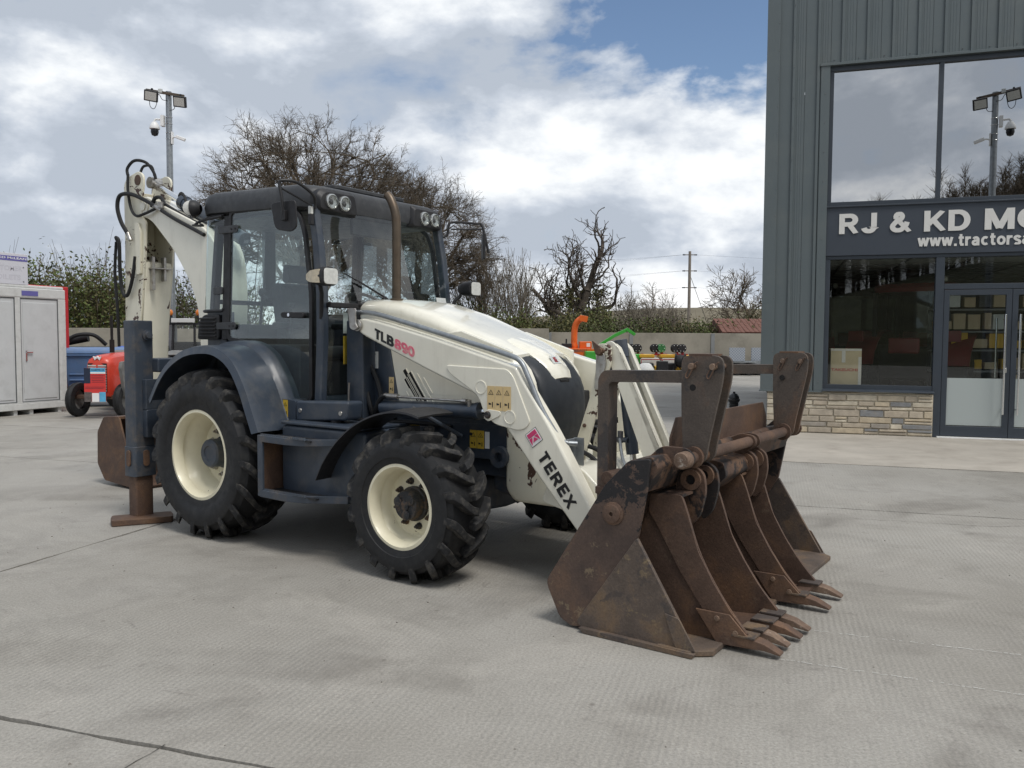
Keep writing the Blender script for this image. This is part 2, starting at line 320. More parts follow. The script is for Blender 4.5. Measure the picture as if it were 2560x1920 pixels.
def letters(name, body, org, xd, ud, width, height, mat, parent, thick=.012, sw=.20, shear=0.0, gap=.09):
    """each letter its own raised mesh; overlapping strokes are stepped a hair so no faces coincide"""
    org = Vector(org); xd = Vector(xd).normalized(); ud = Vector(ud).normalized(); nd = xd.cross(ud); tot = sum((GLY[c][0] if c != ' ' else .34)+gap for c in body)-gap; sx = width/tot; x = 0; hs = sw/2
    for c in body:
        if c == ' ': x += .34+gap; continue
        w, st = GLY[c]; b = MB()
        for i, pl in enumerate(st):
            pts = [Vector(p) for p in pl]; closed = (pts[0]-pts[-1]).length < 1e-4
            if closed: pts = pts[:-1]
            n = len(pts); L_, R_ = [], []
            for k in range(n):
                a = pts[k]-pts[k-1] if (k > 0 or closed) else pts[1]-pts[0]; d = pts[(k+1) % n]-pts[k] if (k < n-1 or closed) else pts[k]-pts[k-1]; a = a.normalized(); d = d.normalized(); m_ = (a+d).normalized(); nn = Vector((-m_.y, m_.x)); q = hs/max(.55, abs(nn.dot(Vector((-a.y, a.x))))); L_.append(pts[k]+nn*q); R_.append(pts[k]-nn*q)
            t = thick+.0012*i; F = lambda p, h: org+xd*((x+p.x+shear*p.y)*sx)+ud*(min(1.0, max(0.0, p.y))*height)+nd*h
            ring = [(F(L_[k], 0), F(L_[k], t), F(R_[k], t), F(R_[k], 0)) for k in range(n)]
            if closed: ring.append(ring[0])
            b.loft(ring, cap=not closed)
        b.build(name, mat, parent, ang=30); x += w+gap
# ================================================================== BACKHOE LOADER
PSI = R(35.07)
plain('frame_badge', (.28, .03, .04), .5, var=.1)
BL = empty('backhoe_loader', (-1.761, 7.457, 0), -PSI)
tag(BL, 'cream and dark grey backhoe loader with large treaded tyres, parked with its bucket down', 'backhoe loader')
def P(name, mb, mat, parent=None, **k): return mb.build(name, mat, parent or BL, **k)

def wheel(c, sg, RC, RO, w, rim, nl, hubr, hubout, nuts, rear):
    """c: centre of the tyre; sg: -1 right side, +1 left side (outside faces sg*y)"""
    cx_, cy_, cz_ = c; ax = (0, sg, 0)
    f = w*.445                                             # flange plane, outward
    if rear: prof = [(rim+.012, f-.02), (rim+.012, f), (rim-.012, f+.004), (rim-.03, f-.035), (rim-.032, f-.075), (rim-.012, f-.085), (rim-.03, f-.12), (rim-.075, f-.20), (rim-.085, f-.25), (.19, f-.255), (.05, f-.25)]
    else: prof = [(rim+.012, f-.02), (rim+.012, f), (rim-.010, f+.004), (rim-.03, f-.03), (rim-.035, f-.075), (rim-.02, f-.082), (rim-.036, f-.105), (rim-.05, f-.17), (rim-.055, f-.175), (.18, f-.165), (.05, f-.165)]
    b = MB().lathe(prof, c, ax, 48); wl = P('wheel', b, 'rim_paint', ang=30)
    t = MB(); hw = w/2
    t.lathe([(rim+.004, -hw*.80), (rim+.012, -hw*.90), (rim+.05, -hw*.97), (rim+(RC-rim)*.55, -hw), (RC-.05, -hw*.93), (RC-.012, -hw*.80), (RC, -hw*.45), (RC+.006, 0), (RC, hw*.45), (RC-.012, hw*.80), (RC-.05, hw*.93),
             (rim+(RC-rim)*.80, hw*.975), (rim+(RC-rim)*.78, hw*.99), (rim+(RC-rim)*.55, hw), (rim+(RC-rim)*.30, hw*.985), (rim+(RC-rim)*.28, hw*.965), (rim+.05, hw*.955), (rim+.012, hw*.91), (rim+.004, hw*.80)], c, ax, 64, close=True)
    P('tyre', t, 'rubber', wl, ang=40)
    l = MB()
    for s in (-1, 1):
        for k in range(nl):
            a0 = 2*math.pi*(k + (.5 if s > 0 else 0))/nl + random.uniform(-.01, .01); rings = []
            for tt, da, ro, ri, hwd in ((-.035, 0, RO, RC-.02, .026), (.10, .035, RO, RC-.02, .027), (.24, .11, RO-.004, RC-.02, .029), (.36, .20, RO-.012, RC-.03, .031), (.455, .27, RO-.035, RC-.05, .033), (.497, .30, RO-.085, RC-.10, .026)):
                a = a0+da; y = cy_ + s*tt*w; dt = hwd/RO
                rings.append([(cx_+r*math.cos(q), y, cz_+r*math.sin(q)) for r, q in ((ri, a-dt*1.35), (ro, a-dt), (ro, a+dt), (ri, a+dt*1.35))])
            l.loft(rings)
    P('tread_lugs', l, 'tread_rubber', wl, ang=30, bevel=.006, seg=1)
    h = MB(); fy = f-(.255 if rear else .168)
    if rear: h.lathe([(hubr+.02, fy), (hubr+.015, fy+.03), (hubr, fy+.04), (hubr, hubout-.015), (hubr-.015, hubout), (hubr*.55, hubout+.002), (hubr*.5, hubout-.006), (.001, hubout-.006)], c, ax, 32)
    else: h.lathe([(hubr+.012, fy), (hubr+.012, fy+.03), (hubr, fy+.035), (hubr*.97, hubout-.02), (hubr*.90, hubout), (.001, hubout+.006)], c, ax, 28)
    hb = P('hub', h, 'slate_worn' if rear else 'rust_hub', wl, ang=30)
    if not rear:
        for aa, rr in ((40, .6), (160, .6), (280, .6), (0, 0)):
            q = (cx_+hubr*rr*math.cos(R(aa)), cy_+sg*hubout, cz_+hubr*rr*math.sin(R(aa))); P('hub_boss', MB().lathe([(.034, 0), (.034, .012), (.02, .016), (.001, .016)], q, ax, 12), 'rust_hub', wl)
    nr = hubr*1.62 if rear else hubr*1.45
    for k in range(nuts):
        a = 2*math.pi*(k+.3)/nuts; q = (cx_+nr*math.cos(a), cy_+sg*fy, cz_+nr*math.sin(a))
        P('wheel_nut', MB().lathe([(.024, 0), (.024, .012), (.019, .014), (.017, .034), (.010, .036), (.009, .052), (.001, .052)], q, ax, 8), 'rust_hub' if not rear else 'steel', wl)
    return wl
for sg in (-1, 1):
    wheel((-.08, sg*.95, .668), sg, .620, .688, .475, .352, 19, .115, .12, 10, True)
    wheel((2.04, sg*.945, .500), sg, .458, .522, .40, .275, 16, .105, .115, 8, False)

# ---- chassis, axles, belly
b = MB(); b.bb(-.95, 2.38, -.34, .34, .62, .98); b.bb(-.9, .7, -.5, .5, .55, .95); b.bb(.9, 2.38, -.40, .40, .985, 1.10)
P('chassis', b, 'slate_paint', bevel=.012)
for s in (-1, 1):
    b = MB().prism(rpoly([(1.35, .74), (2.40, .75), (2.40, 1.0), (1.35, .99)], .02), s*.405, s*.345); o = P('chassis_rail', b, 'slate_paint', bevel=.006)
    for x in (1.93, 2.08): P('rail_bolt', MB().cyl((x, s*.405, .92), (x, s*.412, .92), .012, n=10), 'black_plastic', o)
    P('tow_eye', MB().lathe([(.035, -.02), (.075, -.02), (.075, .02), (.035, .02)], (2.36, s*.44, .78), (0, 1, 0), 20, close=True), 'slate_worn', o)
P('rear_axle', MB().cyl((-.08, -.75, .655), (-.08, .75, .655), .15, n=16).bb(-.3, .15, -.3, .3, .45, .85), 'slate_worn', bevel=.02)
P('front_axle', MB().prism([(-.80, .40), (-.5, .36), (0, .33), (.5, .36), (.80, .40), (.80, .54), (.4, .60), (-.4, .60), (-.80, .54)], 1.93, 2.13, 'x'), 'slate_worn', bevel=.03)
P('gearbox', MB().bb(.5, 1.9, -.3, .3, .42, .7).cyl((.9, 0, .45), (1.93, 0, .47), .05), 'black_plastic', bevel=.02)

# ---- engine bay, bonnet and nose
for s in (-1, 1):
    sp_ = P('engine_side_panel', MB().prism([(1.29, 1.60), (1.40, 1.10), (2.44, 1.02), (2.44, 1.52), (2.0, 1.66)], s*.425, s*.395), 'cream_paint', bevel=.008)
    for (x, z, L, opn) in ((1.452, 1.365, .33, 1), (1.465, 1.30, .26, 1), (1.505, 1.345, .33, 1), (1.565, 1.33, .30, 0), (1.63, 1.30, .14, 0), (1.49, 1.215, .12, 0)):
        d = Vector((.60, 0, -.80)).normalized()*L; w = Vector((.011, 0, .008)); p0 = Vector((x, s*.4262, z)); e = Vector((0, s*.003, 0))
        if opn: P('vent_slot', MB().loft([[p0-w, p0+w, p0+w+e, p0-w+e], [p0+d-w, p0+d+w, p0+d+w+e, p0+d-w+e]]), 'soot_and_hole_shade', sp_)  # raised near-black strip paints the shade inside the slot; panel is uncut
        w2 = Vector((.017, 0, .012)); q = Vector((0, s*.0042, 0))
        for k in (-1, 1): P('vent_rim', MB().tube([p0+w2*k, p0+d+w2*k], .0045, 6), 'cream_paint', sp_)
    P('firewall_panel', MB().prism([(.98, 1.02), (1.42, 1.06), (1.385, 1.17), (1.285, 1.62), (.98, 1.78)], s*.43, s*.40), 'slate_paint', bevel=.01)
pp = MB().bb(1.10, 1.185, -.436, -.431, 1.37, 1.50); o = P('serial_plate', pp, 'label_grey'); text('lettering', 'TEREX', (1.125, -.4365, 1.475), (1, 0, 0), (0, 0, 1), .04, .014, 'print_black', o, thick=.001)
def bonnet_ring(x, hw, zs, zt, zc, zb):
    zs -= .035; r = [(x, -hw, zb), (x, -hw, zs-.02)]
    for a in (0, 15, 30, 45, 60, 75, 90): r.append((x, -hw+.15*(1-math.cos(R(a))), zs+(zt-zs)*math.sin(R(a))))
    r += [(x, -hw*.45, zt+(zc-zt)*.5), (x, 0, zt+(zc-zt)*.65)]
    return r + [(q[0], -q[1], q[2]) for q in r[-2::-1]]
b = MB(); b.loft([bonnet_ring(*a) for a in ((.985, .425, 1.86, 1.90, 1.92, 1.66), (1.01, .435, 1.87, 1.91, 1.93, 1.64), (1.19, .435, 1.865, 1.905, 1.925, 1.62), (1.40, .43, 1.84, 1.88, 1.90, 1.60), (1.70, .425, 1.755, 1.795, 1.81, 1.57),
    (2.02, .42, 1.64, 1.672, 1.685, 1.54), (2.25, .415, 1.55, 1.578, 1.59, 1.50), (2.42, .41, 1.468, 1.495, 1.51, 1.43))])
P('bonnet', b, 'cream_paint', ang=50)
for s in (-1, 1):                                        # cream cheeks either side of the grille
    b = MB(); rg = []
    for (x, z0, z1, yo, yi) in ((2.38, 1.02, 1.495, .413, .30), (2.45, 1.02, 1.455, .405, .295), (2.52, 1.02, 1.38, .385, .292), (2.565, 1.03, 1.29, .355, .290), (2.59, 1.05, 1.21, .325, .288)):
        rg.append([(x, s*yi, z0), (x, s*yo, z0), (x, s*yo, (z0+z1)/2), (x, s*yo, z1-.07), (x, s*(yo-.025), z1-.02), (x, s*(yo-.06), z1), (x, s*yi, z1+.01)])
    b.loft(rg); P('nose_cheek', b, 'cream_paint', ang=50)
    P('headlight_recess', MB().prism(rrect(.30, .385, 1.06, 1.22, .02), 2.56, 2.605, 'x').xf(Matrix.Scale(s, 4, (0, 1, 0))), 'black_plastic', bevel=.006)
b = MB(); rg = []
for (z, x, hw) in ((.70, 2.56, .25), (.80, 2.60, .275), (.95, 2.635, .292), (1.12, 2.64, .298), (1.24, 2.63, .292), (1.315, 2.60, .292), (1.39, 2.545, .290), (1.445, 2.48, .285), (1.49, 2.40, .28), (1.515, 2.30, .27)):
    rg.append([(2.25, -hw, z), (x-.04, -hw, z), (x-.012, -hw+.02, z), (x, -hw+.07, z+.002), (x+.012, 0, z+.004), (x, hw-.07, z+.002), (x-.012, hw-.02, z), (x-.04, hw, z), (2.25, hw, z)])
b.loft(rg); P('grille', b, 'grille_plastic', ang=50)
b = MB(); rg = []                                        # bonnet tongue with the badge
for (x, z, hw) in ((2.18, 1.608, .21), (2.30, 1.570, .195), (2.40, 1.527, .175), (2.48, 1.478, .155), (2.545, 1.425, .14), (2.59, 1.375, .13), (2.61, 1.325, .12)):
    rg.append([(x-.05, -hw, z-.05), (x-.012, -hw-.002, z-.012), (x, -hw+.02, z), (x+.006, 0, z+.006), (x, hw-.02, z), (x-.012, hw+.002, z-.012), (x-.05, hw, z-.05)])
b.loft(rg); tg = P('bonnet_tongue', b, 'cream_paint', ang=50)
bx = Vector((0, 1, 0)); bu = Vector((-.62, 0, .78)); bn = Vector((.78, 0, .62)); bc = Vector((2.522, 0, 1.445)) + bn*.010
def plate(mb, c, xd, ud, w, h, th):
    nd = xd.cross(ud); pts = []
    for t in (0, th):
        for a, q in ((-1, -1), (1, -1), (1, 1), (-1, 1)): pts.append(c + xd*a*w/2 + ud*q*h/2 + nd*t)
    return mb.add(pts, [(3, 2, 1, 0), (4, 5, 6, 7), (0, 1, 5, 4), (1, 2, 6, 5), (2, 3, 7, 6), (3, 0, 4, 7)])
P('badge', plate(MB(), bc, bx, bu, .10, .07, .006), 'label_grey', tg, bevel=.002)
def emblem(prefix_parent, c, xd, ud, s, mat):
    """arrow-like mark: upright bar and two triangles"""
    nd = xd.cross(ud)
    for pts in (((-.5, -.5), (-.12, -.5), (-.12, .5), (-.5, .5)), ((-.06, .12), (.5, .5), (-.06, .5)), ((-.06, -.12), (-.06, -.5), (.5, -.5)), ((-.02, .02), (.34, .30), (.34, -.26))):
        q = [c + xd*(a*s) + ud*(e*s) for a, e in pts]; n = len(q)
        P('emblem', MB().add(q + [p+nd*.0025 for p in q], [tuple(range(n))[::-1], tuple(range(n, 2*n))] + [(i, (i+1) % n, n+(i+1) % n, n+i) for i in range(n)]), mat, prefix_parent)
emblem(tg, bc + bn*.007, bx, bu, .042, 'frame_badge')
P('bonnet_latch', MB().bb(2.58, 2.622, -.06, .06, 1.295, 1.32), 'black_plastic', tg, bevel=.008)
b = MB(); rg = []                                        # cream front weight below the grille
for y in (-.43, -.415, -.38, .38, .415, .43):
    q = .03 if abs(y) > .42 else (.01 if abs(y) > .40 else 0)
    rg.append([(x, y, z) for x, z in rpoly([(2.39+q, 1.01), (2.39+q, .56), (2.46+q, .47+q), (2.80-q, .47+q), (2.86-q, .56), (2.84-q, .70), (2.60, .79), (2.47, 1.01)], .04)])
b.loft(rg); P('front_weight', b, 'cream_rusty', ang=40)
P('belly_guard', MB().prism([(2.2, .52), (2.42, .46), (2.75, .46), (2.6, .62), (2.2, .7)], -.3, .3), 'slate_worn', bevel=.02)

# ---- exhaust stack
ex = smooth_path([(1.21, -.25, 1.86), (1.21, -.25, 2.2), (1.21, -.25, 2.5), (1.195, -.25, 2.60), (1.155, -.25, 2.69), (1.115, -.25, 2.735)], 5)
b = MB(); n = 20; P0 = [Vector(p) for p in ex]
b.tube(ex, .035, n, cap=False); st = P('exhaust_stack', b, 'exhaust_metal', ang=60)
P('exhaust_bore', MB().tube([ex[-1]-(ex[-1]-ex[-3]).normalized()*.05, ex[-1]-(ex[-1]-ex[-3]).normalized()*.002], .033, n), 'soot_and_hole_shade', st)
P('exhaust_collar', MB().lathe([(.035, 0), (.05, 0), (.05, .03), (.035, .035)], (1.21, -.25, 1.885), (0, 0, 1), 20, close=True), 'exhaust_metal', st)

# ---- loader arms
AX = rpoly([(1.15, 1.66), (1.15, 1.745), (1.22, 1.755), (1.41, 1.72), (1.93, 1.60), (2.615, 1.42), (2.68, 1.32), (2.90, 1.02), (3.20, .54), (3.33, .30), (3.24, .20), (3.12, .36), (2.77, .74), (2.54, 1.01), (2.38, 1.06), (2.34, 1.14), (2.29, 1.22), (1.82, 1.39), (1.22, 1.62)],
           [.03, .03, .03, .1, .1, .02, .03, .1, .05, .05, .05, .05, .1, .03, .05, .05, .1, .1, .03], 4)
for s in (-1, 1):
    am = P('loader_arm', MB().prism(AX, s*.62, s*.50), 'cream_paint', bevel=.018, seg=3)
    dp = rpoly([(2.02, 1.42), (2.55, 1.405), (2.60, 1.36), (2.74, 1.06), (2.70, 1.015), (2.64, 1.0), (2.45, 1.03), (2.36, 1.10), (2.31, 1.22), (2.06, 1.36)], [.05, .03, .04, .04, .03, .04, .04, .04, .06, .05], 4)
    P('arm_doubler', MB().prism(dp, s*.628, s*.60), 'cream_paint', am, bevel=.006)
    for x, z in ((2.335, 1.275), (2.575, 1.085)): P('arm_boss', MB().lathe([(.047, 0), (.047, .004), (.041, .0045), (.040, .002), (.001, .002)], (x, s*.628, z), (0, s, 0), 24), 'cream_paint', am)
    P('pin_keeper', MB().prism(rpoly([(2.36, 1.075), (2.40, 1.045), (2.50, 1.09), (2.505, 1.12), (2.47, 1.125), (2.39, 1.13)], .02, 3), s*.636, s*.626), 'cream_paint', am, bevel=.003)
    P('pin_bolt', MB().lathe([(.026, 0), (.026, .008), (.02, .018), (.001, .018)], (2.40, s*.636, 1.092), (0, s, 0), 12), 'rust_hub', am)
    pv = P('arm_pivot', MB().cyl((1.165, s*.64, 1.70), (1.165, s*.45, 1.70), .045, n=20), 'steel', am, bevel=.004)
    P('pivot_bracket', MB().prism(rpoly([(1.08, 1.83), (1.17, 1.83), (1.17, 1.72), (1.20, 1.68), (1.15, 1.66), (1.11, 1.68), (1.10, 1.77)], .015, 3), s*.66, s*.645), 'steel', am, bevel=.003)
    P('arm_tower', MB().bb(.98, 1.16, s*.50 - .07, s*.50 + .07, .95, 1.74), 'slate_paint', bevel=.01)
    # lift ram
    lr = P('lift_ram', MB().cyl((1.36, s*.56, 1.085), (2.27, s*.56, 1.105), .056, n=24).cyl((2.25, s*.56, 1.105), (2.285, s*.56, 1.105), .062, n=24), 'slate_paint', bevel=.004)
    P('ram_rod', MB().cyl((2.28, s*.56, 1.105), (2.42, s*.56, 1.10), .026, n=16), 'chrome', lr)
    P('ram_pipe', MB().tube([(1.50, s*.60, 1.175), (2.15, s*.60, 1.172), (2.20, s*.60, 1.168)], .009, 8), 'steel', lr)
    P('pipe_fitting', MB().cyl((1.42, s*.60, 1.178), (1.55, s*.60, 1.175), .02, n=10).cyl((2.15, s*.60, 1.172), (2.19, s*.60, 1.17), .018, n=8).cyl((2.21, s*.60, 1.18), (2.21, s*.585, 1.11), .018, n=8), 'steel', lr)
    P('ram_hose', MB().tube(smooth_path([(1.45, s*.60, 1.178), (1.38, s*.60, 1.16), (1.30, s*.58, 1.05), (1.22, s*.5, .98)]), .02, 8), 'hose_rubber', lr)
    # galvanised guard rail along the arm
    if s > 0: continue
    rl = P('guard_rail', MB().tube(smooth_path([(1.10, s*.60, 1.80), (1.30, s*.60, 1.79), (1.60, s*.60, 1.725), (2.12, s*.60, 1.60), (2.53, s*.60, 1.50), (2.64, s*.60, 1.455), (2.70, s*.60, 1.36), (2.79, s*.59, 1.17), (2.88, s*.57, 1.02), (2.93, s*.53, .94), (3.00, s*.47, .925)], 5), .018, 10), 'galvanised')
    P('rail_bracket', MB().bb(2.95, 3.02, s*.42-.008, s*.42+.008, .72, .96).bb(2.95, 2.965, min(s*.42, s*.52), max(s*.42, s*.52), .72, .955), 'galvanised', rl)
P('arm_cross_tube', MB().cyl((2.93, -.52, .66), (2.93, .52, .66), .10, n=24).prism(rpoly([(2.74, .52), (3.22, .42), (3.26, .60), (3.05, .78), (2.85, .78)], .05, 4), -.5, .5), 'cream_paint', bevel=.012)
# central tilt linkage
for s in (-1, 1):
    lv_ = P('tilt_lever', MB().prism(rpoly([(2.94, 1.575), (3.06, 1.575), (3.06, 1.44), (2.995, 1.26), (2.875, .82), (2.84, .70), (2.785, .70), (2.785, .86), (2.92, 1.26), (2.95, 1.42)], [.05, .05, .03, .05, .05, .02, .02, .05, .05, .03], 4), s*.14, s*.115), 'cream_rusty', bevel=.004)
    P('lever_bolt', MB().lathe([(.014, 0), (.014, .008), (.001, .01)], (2.865, s*.14, 1.01), (0, s, 0), 10), 'rust_orange', lv_)
    P('lock_link', MB().prism(rpoly([(2.955, 1.50), (3.015, 1.52), (3.035, 1.44), (2.985, 1.26), (2.945, 1.26), (2.955, 1.38)], .025, 4), s*.156, s*.142), 'steel', lv_, bevel=.004)
    P('lever_pin', MB().cyl((2.995, s*.12, 1.525), (2.995, s*.19, 1.525), .022, n=14).prism(rpoly([(2.93, 1.60), (2.97, 1.57), (3.03, 1.53), (3.0, 1.49), (2.96, 1.50)], .015, 3), s*.16, s*.172), 'rust', lv_, bevel=.003)
    P('tilt_link', MB().prism(rpoly([(2.985, 1.57), (3.04, 1.60), (3.10, 1.55), (3.44, .84), (3.40, .76), (3.31, .78)], [.04, .04, .04, .03, .03, .03], 4), s*.105, s*.082).prism(rpoly([(3.06, 1.58), (3.10, 1.55), (3.44, .84), (3.41, .80)], .01, 2), s*.105, s*.055), 'cream_paint', bevel=.005)
tr_ = P('tilt_ram', MB().cyl((3.055, 0, 1.60), (3.075, 0, 1.48), .05, n=20).cyl((3.075, 0, 1.49), (3.165, 0, .82), .043, n=20), 'slate_paint', bevel=.004)
P('ram_rod', MB().cyl((3.165, 0, .82), (3.19, 0, .66), .022, n=14), 'chrome', tr_)
P('ram_port', MB().cyl((3.07, -.06, .92), (3.15, -.05, .92), .018, n=10).cyl((3.10, -.06, .98), (3.10, -.06, .90), .02, n=8), 'slate_worn', tr_)
for k, (pts, r) in enumerate([([(2.86, -.10, 1.02), (2.98, -.06, 1.04), (3.06, -.02, 1.05)], .02), ([(2.84, -.12, .87), (2.95, -.12, .85), (3.04, -.13, .78), (3.10, -.14, .70), (3.14, -.14, .62)], .017), ([(2.84, -.15, .83), (2.93, -.16, .80), (3.02, -.18, .73), (3.08, -.2, .64)], .017),
                               ([(3.10, -.07, .93), (3.14, -.10, .80), (3.20, -.12, .70), (3.24, -.14, .60)], .012), ([(2.86, -.42, .76), (3.0, -.40, .70), (3.12, -.38, .60), (3.22, -.36, .50)], .015), ([(2.86, -.38, .76), (3.0, -.36, .69), (3.12, -.35, .58), (3.2, -.33, .5)], .015)]):
    P('hydraulic_hose', MB().tube(smooth_path(pts, 5), r, 8), 'hose_rubber' if k < 3 else 'galvanised')
# lettering on the arm
ad = Vector((.40, 0, -.145)).normalized(); aup = Vector((.0, 0, 1))
letters('lettering', 'TLB', (1.335, -.6212, 1.605), ad, aup, .205, .075, 'print_black', BL, thick=.0015, sw=.24, gap=.05)
letters('lettering', '890', (1.335+ad.x*.215, -.6212, 1.605+ad.z*.215), ad, aup, .205, .075, 'print_pink', BL, thick=.0015, sw=.24, gap=.05)
td = Vector((.25, 0, -.335)).normalized(); tu = Vector((.335, 0, .25)).normalized()
letters('lettering', 'TEREX', Vector((2.792, -.6212, .838)), td, tu, .395, .085, 'print_black', BL, thick=.0015, sw=.22, gap=.14)
ec = Vector((2.765, -.6215, .965)); dp_ = P('arm_decal', plate(MB(), ec, td, tu, .10, .10, .0015), 'print_black')
P('decal_face', plate(MB(), ec+Vector((0, -.0015, 0)), td, tu, .094, .094, .001), 'print_white', dp_); emblem(dp_, ec+Vector((0, -.0026, 0)), td, tu, .078, 'print_magenta')
def warning(c, n, w, h, mat, parent=None, yd=-1, xd=Vector((1, 0, 0)), ud=Vector((0, 0, 1))):
    """strip of warning pictograms: panels with a triangle above a small figure"""
    c = Vector(c); out = Vector(xd).cross(Vector(ud))
    for k in range(n):
        pc = c + xd*(k*(w+.004)); o = P('warning_label', plate(MB(), pc, xd, ud, w, h, .0015), mat, parent); f = pc + out*.0016; t = w*.36
        tri = [f + ud*(h*.25+t*.8), f + ud*(h*.25-t*.75) - xd*t, f + ud*(h*.25-t*.75) + xd*t]; tc_ = (tri[0]+tri[1]+tri[2])/3
        i_ = [tc_ + (p-tc_)*.72 for p in tri]; e = out*.0008
        b = MB()
        for a in range(3):
            q = [tri[a], tri[(a+1) % 3], i_[(a+1) % 3], i_[a]]; b.add([p+e for p in q], [(0, 1, 2, 3)])
        b.add([tc_+e+ud*t*.25, tc_+e-ud*t*.28-xd*t*.14, tc_+e-ud*t*.28+xd*t*.14], [(0, 1, 2)])
        g = f - ud*h*.25 + e; b.add([g-xd*w*.3-ud*.004, g+xd*w*.05-ud*.002, g+xd*w*.05+ud*.006, g-xd*w*.3+ud*.012], [(0, 1, 2, 3)]); b.add([g+xd*w*.16-ud*h*.12, g+xd*w*.28-ud*h*.12, g+xd*w*.28+ud*h*.1, g+xd*w*.16+ud*h*.1], [(0, 1, 2, 3)])
        P('pictogram', b, 'print_black', o, recalc=False)
warning((2.422, -.6295, 1.205), 3, .062, .165, 'warning_tan')
warning((2.10, -.4062, .885), 2, .062, .13, 'warning_yellow'); P('warning_label', plate(MB(), Vector((2.225, -.4062, .885)), Vector((1, 0, 0)), Vector((0, 0, 1)), .04, .12, .0015), 'print_white')
warning((1.325, -.4312, 1.245), 1, .05, .125, 'warning_tan')
# ------------------------------------------------------------------ cab
def ringprism(outer, inner, a, b):
    """flat frame between two outlines with equal point counts, in the x-z plane, from y=a to y=b"""
    n = len(outer); mb = MB(); vs = [(p[0], a, p[1]) for p in outer] + [(p[0], a, p[1]) for p in inner] + [(p[0], b, p[1]) for p in outer] + [(p[0], b, p[1]) for p in inner]; fs = []
    for i in range(n):
        j = (i+1) % n; fs += [(i, j, n+j, n+i), (2*n+i, 3*n+i, 3*n+j, 2*n+j), (i, 2*n+i, 2*n+j, j), (n+i, n+j, 3*n+j, 3*n+i)]
    return mb.add(vs, fs)
def inset(pts, d):
    n = len(pts); o = []
    ar = sum(pts[i][0]*pts[(i+1) % n][1]-pts[(i+1) % n][0]*pts[i][1] for i in range(n)); sg = 1 if ar > 0 else -1
    for i in range(n):
        p0, p1, p2 = Vector(pts[i-1]), Vector(pts[i]), Vector(pts[(i+1) % n]); a = (p1-p0).normalized(); b = (p2-p1).normalized()
        na = Vector((-a.y, a.x))*sg; nb = Vector((-b.y, b.x))*sg; k = na+nb; k = k/max(.3, k.length_squared)*2; o.append(tuple(p1 + k*d))
    return o
rings = []
for z, ins in ((2.645, .035), (2.662, .0), (2.72, -.008), (2.785, .0), (2.818, .016), (2.836, .05), (2.846, .20), (2.850, .5)):
    rr = rrect(-.615+ins, .83-ins*.8, -.775+ins, .775-ins, max(.05, .17-ins*.2), 6)
    rings.append([(x, y, z - .060*max(0, (x-.1)/.7)**1.3 - .02*max(0, (-.2-x)/.5)) for x, y in rr])
rf = P('cab_roof', MB().loft(rings), 'roof_plastic', ang=45)
P('roof_rib', MB().prism(rrect(.30, .70, -.42, .42, .05), 2.80, 2.838, 'z'), 'roof_plastic', rf, bevel=.012)
for s in (-1, 1):
    pod = MB(); pod.loft([[(x, y, z) for y, z in rpoly([(s*a0, z0), (s*a1, z0+.01), (s*(a1+.0), z1-.05), (s*(a1-.06), z1), (s*(a0+.03), z1+.005)], .03, 3)] for x, a0, a1, z0, z1 in ((.70, .30, .745, 2.575, 2.765), (.83, .31, .735, 2.565, 2.755), (.865, .33, .715, 2.58, 2.725))])
    po = P('light_pod', pod, 'black_plastic', rf, bevel=.01)
    for y in (.61, .475):
        P('work_light', MB().lathe([(.058, -.01), (.062, .0), (.058, .018), (.05, .02), (.048, .008), (.02, -.002), (.001, -.002)], (.866, s*y, 2.655), (1, 0, -.02), 24), 'lamp_reflector', rf, ang=30)
        P('lamp_glass', MB().lathe([(.049, .0), (.035, .008), (.001, .011)], (.878, s*y, 2.655), (1, 0, -.02), 20), 'lamp_glass', rf)
    q = (-.60, s*.815, 2.70)
    P('rear_work_light', MB().lathe([(.03, -.06), (.055, -.04), (.072, -.01), (.075, .015), (.068, .02), (.062, .012), (.001, .008)], q, (-.55, s*.35, -.05), 20), 'black_plastic', rf); P('lamp_glass', MB().lathe([(.062, .012), (.04, .022), (.001, .026)], (-.60, s*.85, 2.70), (.8, s*.62, 0), 18), 'lens_clear', rf)
DOOR = [(-.225, 1.60), (-.17, 2.635), (.54, 2.625), (.66, 2.545), (.715, 2.41), (.785, 1.93), (.775, 1.15), (.745, 1.12), (.50, 1.12), (.44, 1.18), (.38, 1.30), (.30, 1.41), (.19, 1.50), (.04, 1.565), (-.10, 1.59)]
DOORR = rpoly(DOOR, .04, 3)
